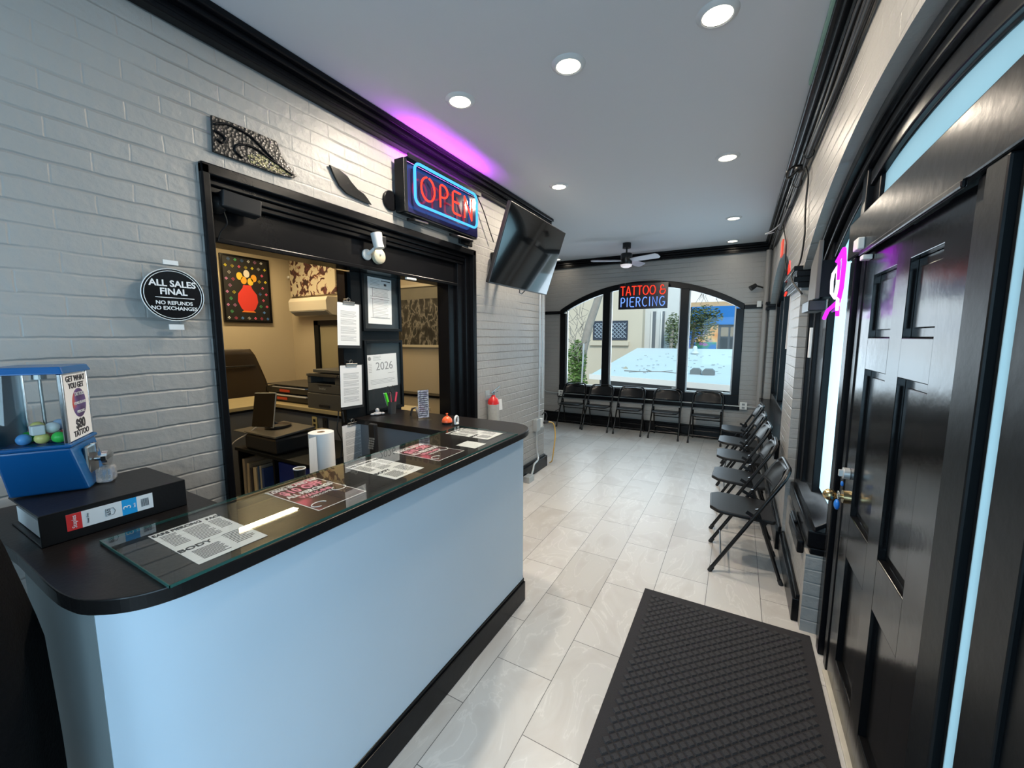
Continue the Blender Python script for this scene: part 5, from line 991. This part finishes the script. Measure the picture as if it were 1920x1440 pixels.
for x in (-1.93, 1.13): b = B(); b.box(x-.05, x+.05, 6.035, 6.083, .53, .64); b.build('outlet_box', 'white', t, bevel=.004); [bx('socket', 'greyink', x-.02, x+.02, 6.031, 6.036, z, z+.03, t) for z in (.545, .595)]
tag(B().tube(smoothpath([(-1.95, 6.03, .55), (-1.98, 6.02, .40), (-1.93, 6.03, .3), (-2.05, 6.04, .22)]), .006, 6).build('power_cable', 'cable'), 'black lead dangling from the left outlet box under the window', 'cable')
tag(B().tube(smoothpath([(-.2, 6.06, .15), (.1, 6.05, .06), (.4, 6.05, .012), (.8, 6.03, .012), (1.1, 6.05, .07)]), .006, 6).build('floor_cable', 'cable'), 'black cable lying along the far baseboard', 'cable')
# corner pipe, floodlight, motion detector
tag(B().tube([(1.33, 6.03, .0), (1.33, 6.03, CZ-.13)], .035, 16).build('corner_pipe', 'plaster', smooth='auto'), 'grey painted vertical pipe in the far right corner', 'pipe')
t = thing('spot_camera', (1.25, 6.0, 2.42), 'small black spot camera on the far wall near right corner', 'camera'); b = B(); b.tube([(1.12, 5.97, 2.38), (1.19, 6.0, 2.43)], [.04, .03], 14); b.build('head', 'dark', t, smooth='auto'); b = B(); b.tube([(1.19, 6.0, 2.42), (1.27, 6.06, 2.40), (1.28, 6.125, 2.40)], .012, 8); b.build('arm', 'dark', t)
tag(bx('motion_detector', 'white', 1.22, 1.28, 6.05, 6.10, 2.11, 2.20, bevel=.006), 'small white motion detector on black rail, far right', 'sensor')
# cables bundled along the right crown
t = thing('cable_bundle', (1.3, 2.5, 2.88), 'bundle of black cables fixed along the top of the door wall', 'cables')
for k, (x, z) in enumerate(((1.34, 2.915), (1.352, 2.895), (1.36, 2.875), (1.345, 2.86))):
    b = B(); b.tube(smoothpath([(x+.006*math.sin(y*3+k), -.5+y, z+.006*math.sin(y*5+2*k)) for y in [j*.5 for j in range(13)]], 3), .0095, 6); b.build('cable', 'cable', t, smooth=True)
b = B()
for y in (2.3, 2.9, 3.5, 4.4): b.tube([(1.345+.03*math.cos(k*PI/5), y, 2.885+.04*math.sin(k*PI/5)) for k in range(10)], .004, 5, True)
b.build('cable_tie', 'rubber', t)
b = B(); b.tube(smoothpath([(1.33, 2.5, 2.87), (1.28, 2.45, 2.86), (1.24, 2.42, 2.82), (1.25, 2.5, 2.80), (1.31, 2.52, 2.85)]), .008, 6); b.ball((1.32, 2.55, 2.87), .03, 8, (1, 1.5, 1)); b.build('cable_loop', 'cable', t, smooth=True); B().tube(smoothpath([(1.34, 4.2, 2.88), (1.26, 4.15, 2.80), (1.2, 4.2, 2.78), (1.28, 4.25, 2.80)]), .006, 6).build('cable_loop', 'wcable', t, smooth=True)
tag(B().tube(smoothpath([(1.355, 2.5, 2.86), (1.365, 2.42, 2.75), (1.365, 2.44, 2.6), (1.365, 2.4, 2.45), (1.365, 2.36, 2.35), (1.365, 2.5, 2.2), (1.31, 2.4, 2.08), (1.365, 2.25, 1.95)]), .006, 6).build('drop_cable', 'cable', smooth=True), 'single black cable dropping across the arch toward the grey box', 'cable')
tag(B().tube(smoothpath([(1.355, 4.2, 2.86), (1.365, 4.0, 2.70), (1.365, 3.75, 2.55), (1.365, 3.7, 2.40), (1.365, 3.55, 2.28)]), .006, 6).build('drop_cable', 'cable', smooth=True), 'black cable dropping to the round red neon sign', 'cable')
# white tube hanging in far bay and by near casing
tag(B().tube([(1.40, 3.28, 2.02), (1.395, 3.30, 1.55)], .012, 8).build('curtain_wand', 'wcable'), 'white hanging cord and tube beneath the red neon sign', 'cord')
tag(B().box(1.42, 1.435, 2.18, 2.21, 1.52, 1.72).build('label_strip', 'paper', bevel=.002), 'narrow white sticker strip on black casing below grey box', 'sticker')
# ceiling gap boards
tag(B().box(1.20, 1.262, .95, 1.72, CZ-.012, CZ).build('green_board', pm('green_wallboard', (.22, .36, .27), .7, var=.15), bevel=.002), 'strip of green wallboard exposed beside the ceiling edge', 'board') if 0 else None
tag(B().box(1.262, 1.276, .90, 1.72, CZ-.03, CZ-.001).build('ceiling_batten', pm('pale_green', (.26, .42, .33), .6, var=.15), bevel=.002), 'exposed pale green board edge beside the right crown moulding', 'board')

# ------------------------------------------------------------------ outside
grd = struct(bx('floor', pm('ground', (.22, .2, .17), .9, var=.2), -40, 40, 6.6, 90, -2.1, -2.0), 'ground outside the far window')
t = thing('flat_roof', (-.8, 14, .4), 'low white membrane roof just outside the arched window', 'roof')
rf = pm('white_membrane', (.56, .64, .68), .6, var=.05, vscale=1.5, bump=.05, bscale=3)
b = B(); b.prism([(-2.62, 9.98, .60), (3.5, 8.1, .60), (4.2, 19, 1.13), (-3.26, 19, 1.13)], (0, 0, -.13)); b.build('roof_deck', rf, t)
b = B(); b.prism([(-2.66, 9.93, .47), (3.5, 8.05, .47), (3.5, 8.15, .47), (-2.66, 10.03, .47)], (0, 0, .135)); b.build('fascia', 'white', t)
b = B(); b.prism([(-2.4, 10.1, -2), (3.4, 8.35, -2), (3.4, 8.6, -2), (-2.4, 10.4, -2)], (0, 0, 2.47)); b.build('wall_below', pm('dark_siding', (.045, .055, .06), .5, var=.3, vscale=3), t)
for k, x in enumerate((-.35, .55)): y = 9.35-(x+.35)*.3; bx('siding_notice', 'silver', x, x+.22, y-.10, y-.04, .26, .44, t)
for k, (x0, x1, y) in enumerate(((-.08, .19, 10.55), (.22, .52, 10.45))):
    b = B(); z = .62; b.prism([(x0, y, z), (x1, y, z), (x1, y, z+.15), (x1-.06, y, z+.21), (x0+.06, y, z+.21), (x0, y, z+.15)], (0, .26, 0)); tag(b.build('roof_vent', pm('vent_grey', (.16, .18, .19), .5, bump=.1), bevel=.01), ['left grey box vent on the white roof', 'right grey box vent on the white roof'][k], 'roof vent')
b = B(); b.lathe([(.16, 0), (.15, .05), (.09, .10), (.08, .24), (.05, .30), (.001, .31)], (-.48, 16.5, 1.0), 16); tag(b.build('vent_pipe', rf, smooth='auto'), 'white capped vent pipe standing at the back edge of the white roof', 'vent pipe')
b = B(); rr = random.Random(3)
b.tube(smoothpath([(-1.9, 10.9, .66), (-1.4, 10.8, .66), (-.9, 10.9, .67), (-.4, 10.7, .66)]), .02, 5); b.tube([(-1.1, 10.87, .67), (-1.35, 11.3, .69)], .013, 4); b.tube([(-.9, 10.9, .67), (-.6, 11.2, .69)], .013, 4); b.tube([(-1.4, 10.8, .66), (-1.7, 10.6, .65)], .007, 4)
tag(b.build('fallen_branch', pm('bark_grey', (.16, .14, .12), .8, var=.2)), 'thin bare fallen branch lying on the white roof', 'branch')
b = B()
for k in range(60):
    x = -2.2+rr.random()*3.2; y = 10.3+rr.random()*6; z = .60+(y-9.5)*.0557+.012; b.mbox(Matrix.Translation((x, y, z)) @ Matrix.Rotation(rr.random()*3, 4, 'Z'), .05, .012, .004)
o = b.build('leaf_litter', pm('dry_leaf', (.2, .18, .15), .8)); tag(o, 'dry leaves and twigs scattered over the white roof', 'leaves'); o['kind'] = 'stuff'
# cream building
t = thing('cream_building', (-7, 21, -2), 'cream rendered building with lattice window behind the white roof', 'building')
cream = pm('cream_render', (.58, .52, .42), .8, var=.06, vscale=1, bump=.1)
b = B(); b.box(-14, -3.26, 20, 26, -2, 8); b.build('wall', cream, t)
b = B(); b.box(-5.95, -3.9, 19.88, 20, 1.22, 1.42); b.build('window_sill', cream, t)
for x0, x1 in ((-5.81, -4.95), (-4.90, -3.98)):
    w = B().box(x0, x1, 19.96, 20.0, 1.50, 2.50).build('window', pm('dark_window', (.02, .035, .06), .2, bump=.02), t)
    b = B(); n_ = 4
    for i in range(-4, 5):
        for s_ in (-1, 1):
            cx = (x0+x1)/2; cz = 2.0; p = []
            for k in range(2): p.append((cx+i*.2+s_*(k-.5)*.9, 19.95, cz+(k-.5)*.9))
            a, c = V(p[0]), V(p[1]); pts = [a.lerp(c, q/14) for q in range(15)]; pts = [q for q in pts if x0+.06 < q.x < x1-.06 and 1.56 < q.z < 2.44]
            if len(pts) > 1: b.tube([pts[0], pts[-1]], .018, 4)
    b.build('lattice', pm('lattice_metal', (.35, .42, .5), .5, bump=.02), w)
t = thing('white_building', (-2.3, 21, -2), 'white painted wing with narrow tall windows beside the cream building', 'building')
b = B(); b.box(-3.26, -1.55, 20.6, 23.5, -2, 7); b.build('wall', pm('white_render', (.60, .62, .62), .7, var=.04, bump=.05), t)
for x0, x1 in ((-2.95, -2.72), (-2.48, -2.30)): w = B().box(x0, x1, 20.55, 20.6, .9, 2.95).build('window', pm('grey_window', (.13, .15, .17), .2, bump=.01), t); B().box(x0, x0+.07, 20.52, 20.55, .9, 2.95).build('window_bar', 'white', w)  # plain grey for the narrow slit windows
# blue building
t = thing('blue_building', (0, 35, -2), 'bright blue shopfront with orange mural beyond the trees', 'building')
b = B(); b.box(-6, 5, 34, 40, -2, 4.0); b.build('wall', pm('dark_front', (.10, .11, .13), .6, var=.2), t)
b = B(); b.box(-2.3, 5, 33.8, 34, 2.6, 4.0); b.build('fascia', pm('bright_blue', (.02, .19, .58), .5, var=.05), t)
b = B(); b.box(-6, 5, 33.9, 34.1, 4.0, 4.35); b.build('parapet', pm('tan_parapet', (.6, .42, .25), .7, var=.1), t)
b = B(); b.box(-6, -.4, 33.9, 34, .6, 2.6); b.build('mural', ramp_mat('mural_paint', [(.35, (.75, .28, .05)), (.5, (.8, .55, .25)), (.62, (.03, .15, .5))], .7, 2), t)
for x0 in (-.2, .45): B().box(x0, x0+.5, 33.9, 34, .3, 1.6).build('doorway', 'dark', t); B().box(x0, x0+.5, 33.88, 34, 1.7, 2.4).build('window', pm('tan_window', (.3, .25, .18), .5), t)
t = thing('painted_crate', (-1.0, 30, -2), 'blue and green painted planter box in front of shopfront', 'planter'); B().box(-1.6, -.3, 29.8, 30.6, -2, 1.3).build('box', ramp_mat('planter_paint', [(.4, (.03, .2, .6)), (.55, (.08, .4, .2)), (.6, (.4, .2, .5))], 1.5, 2), t)
# vegetation
def leaves(b, c, rad, n, s_, rr):
    for k in range(n):
        d = V((rr.gauss(0, 1), rr.gauss(0, 1), rr.gauss(0, 1))).normalized()*(rr.random()**.4); p = V(c)+V((d.x*rad[0], d.y*rad[1], d.z*rad[2]))
        M4 = Matrix.Translation(p) @ Matrix.Rotation(rr.random()*6.3, 4, 'Z') @ Matrix.Rotation(rr.random()*3, 4, 'X'); b.face([M4 @ V(q) for q in ((-s_, 0, 0), (0, -s_*.45, 0), (s_, 0, 0), (0, s_*.45, 0))])
rr = random.Random(11); gr = pm('evergreen_leaf', (.12, .16, .07), .6, var=.4, vscale=3); ivy = pm('ivy_leaf', (.15, .26, .07), .55, var=.4, vscale=4); bark = pm('pale_bark', (.30, .27, .24), .85, var=.25, vscale=6, bump=.4, bscale=10)
def tree(name, trunk, crowns, label, leafm, s_=.09):
    t = thing(name, trunk[0], label, 'tree'); B().tube(trunk, [.12-.02*k for k in range(len(trunk))], 8).build('trunk', bark, t, smooth='auto')
    b = B()
    for c, rad, n in crowns: leaves(b, c, rad, n, s_, rr)
    b.build('foliage', leafm, t)
tree('evergreen_tree', [(-1.6, 27.5, -2), (-1.6, 27.5, 1), (-1.5, 27.5, 2.6)], [((-1.5, 27.5, 2.3), (1.3, .9, 1.2), 1500), ((-.9, 27.5, 2.9), (1.0, .7, .8), 900)], 'dark green shrubby tree before the blue shopfront, right window light', gr)
tree('evergreen_tree', [(-1.9, 19.8, -2), (-1.85, 19.8, .6), (-1.8, 19.8, 2.2)], [((-1.78, 19.9, 1.9), (.40, .3, .95), 900)], 'dark green tree against the white wing, middle window light', gr, .07)
t = thing('ivy_tree', (-3.6, 12, -2), 'leaning pale tree trunk with green ivy in the left window light', 'tree')
B().tube([(-3.72, 12, -2), (-3.70, 12, 0), (-3.58, 12, 1.2), (-3.38, 12, 2.05), (-3.16, 12, 2.7), (-2.98, 12, 3.3), (-2.7, 12, 4.2)], [.17, .16, .15, .135, .125, .12, .10], 12).build('trunk', bark, t, smooth='auto')
b = B()
for k in range(40):
    a = V((-3.75+rr.gauss(0, .15), 12+rr.gauss(0, .2), .8+rr.random()*1.6)); p = [a]
    for q in range(3): p.append(p[-1]+V((rr.gauss(0, .16), rr.gauss(0, .1), .10+rr.random()*.22)))
    b.tube(p, .008, 4)
b.build('twigs', bark, t); b = B(); leaves(b, (-3.74, 11.85, .85), (.34, .28, .72), 2000, .05, rr); leaves(b, (-3.72, 11.85, .1), (.38, .28, .5), 1000, .05, rr); b.build('ivy', ivy, t)
tag(B().tube([(-3.30, 10.95, -2), (-3.19, 10.95, 1.46)], .028, 8).build('metal_post', 'silver'), 'grey metal post leaning against the ivy', 'post')
t = thing('bare_branches', (0, 24, 2), 'bare winter twigs hanging before the sky in the right window light', 'branches'); B().tube([(1.75, 24.5, -2), (1.7, 24.5, 2), (1.5, 24.5, 4.6), (.8, 24.5, 5.1), (-.3, 24.5, 5.25), (-1.3, 24.5, 5.2)], [.14, .12, .09, .06, .04, .02], 8).build('limb', bark, t, smooth='auto'); b = B()
for k in range(26):
    a = V((-1.2+rr.random()*2.2, 24.5+rr.gauss(0, .03), 5.18)); p = [a]
    for q in range(4): p.append(p[-1]+V((rr.gauss(0, .15), 0, -.18-rr.random()*.32)))
    b.tube(p, .012, 4)
b.build('twigs', bark, t)
b = B(); b.prism([(-3.2, 11.1, -.3), (-2.0, 11.4, .75), (-1.9, 11.4, .66), (-3.1, 11.1, -.45)], (0, .12, 0)); tag(b.build('broken_board', pm('weathered_board', (.4, .36, .28), .8, var=.2)), 'weathered board propped at the left corner of roof', 'board')
# frosted entrance porch outside the door: pale render wall seen as diffuse daylight behind film
struct(bx('wall_outside', pm('sun_block_wall', (.4, .42, .42), .8, var=.05), -6, 8, -6.2, -6, -1, 6), 'unseen wall added to block the sun behind the camera')  # unseen wall added to keep the sun out of the near opening
struct(bx('wall_outside', pm('neighbour_render', (.6, .68, .68), .8, var=.04), 4.2, 4.3, -4, 9, -1, 2.0), 'pale neighbouring wall outside the entrance')
struct(bx('floor', pm('outside_paving', (.45, .47, .47), .8, var=.1), 1.72, 4.2, -4, 9, -.2, -.1), 'outside paving by the entrance')
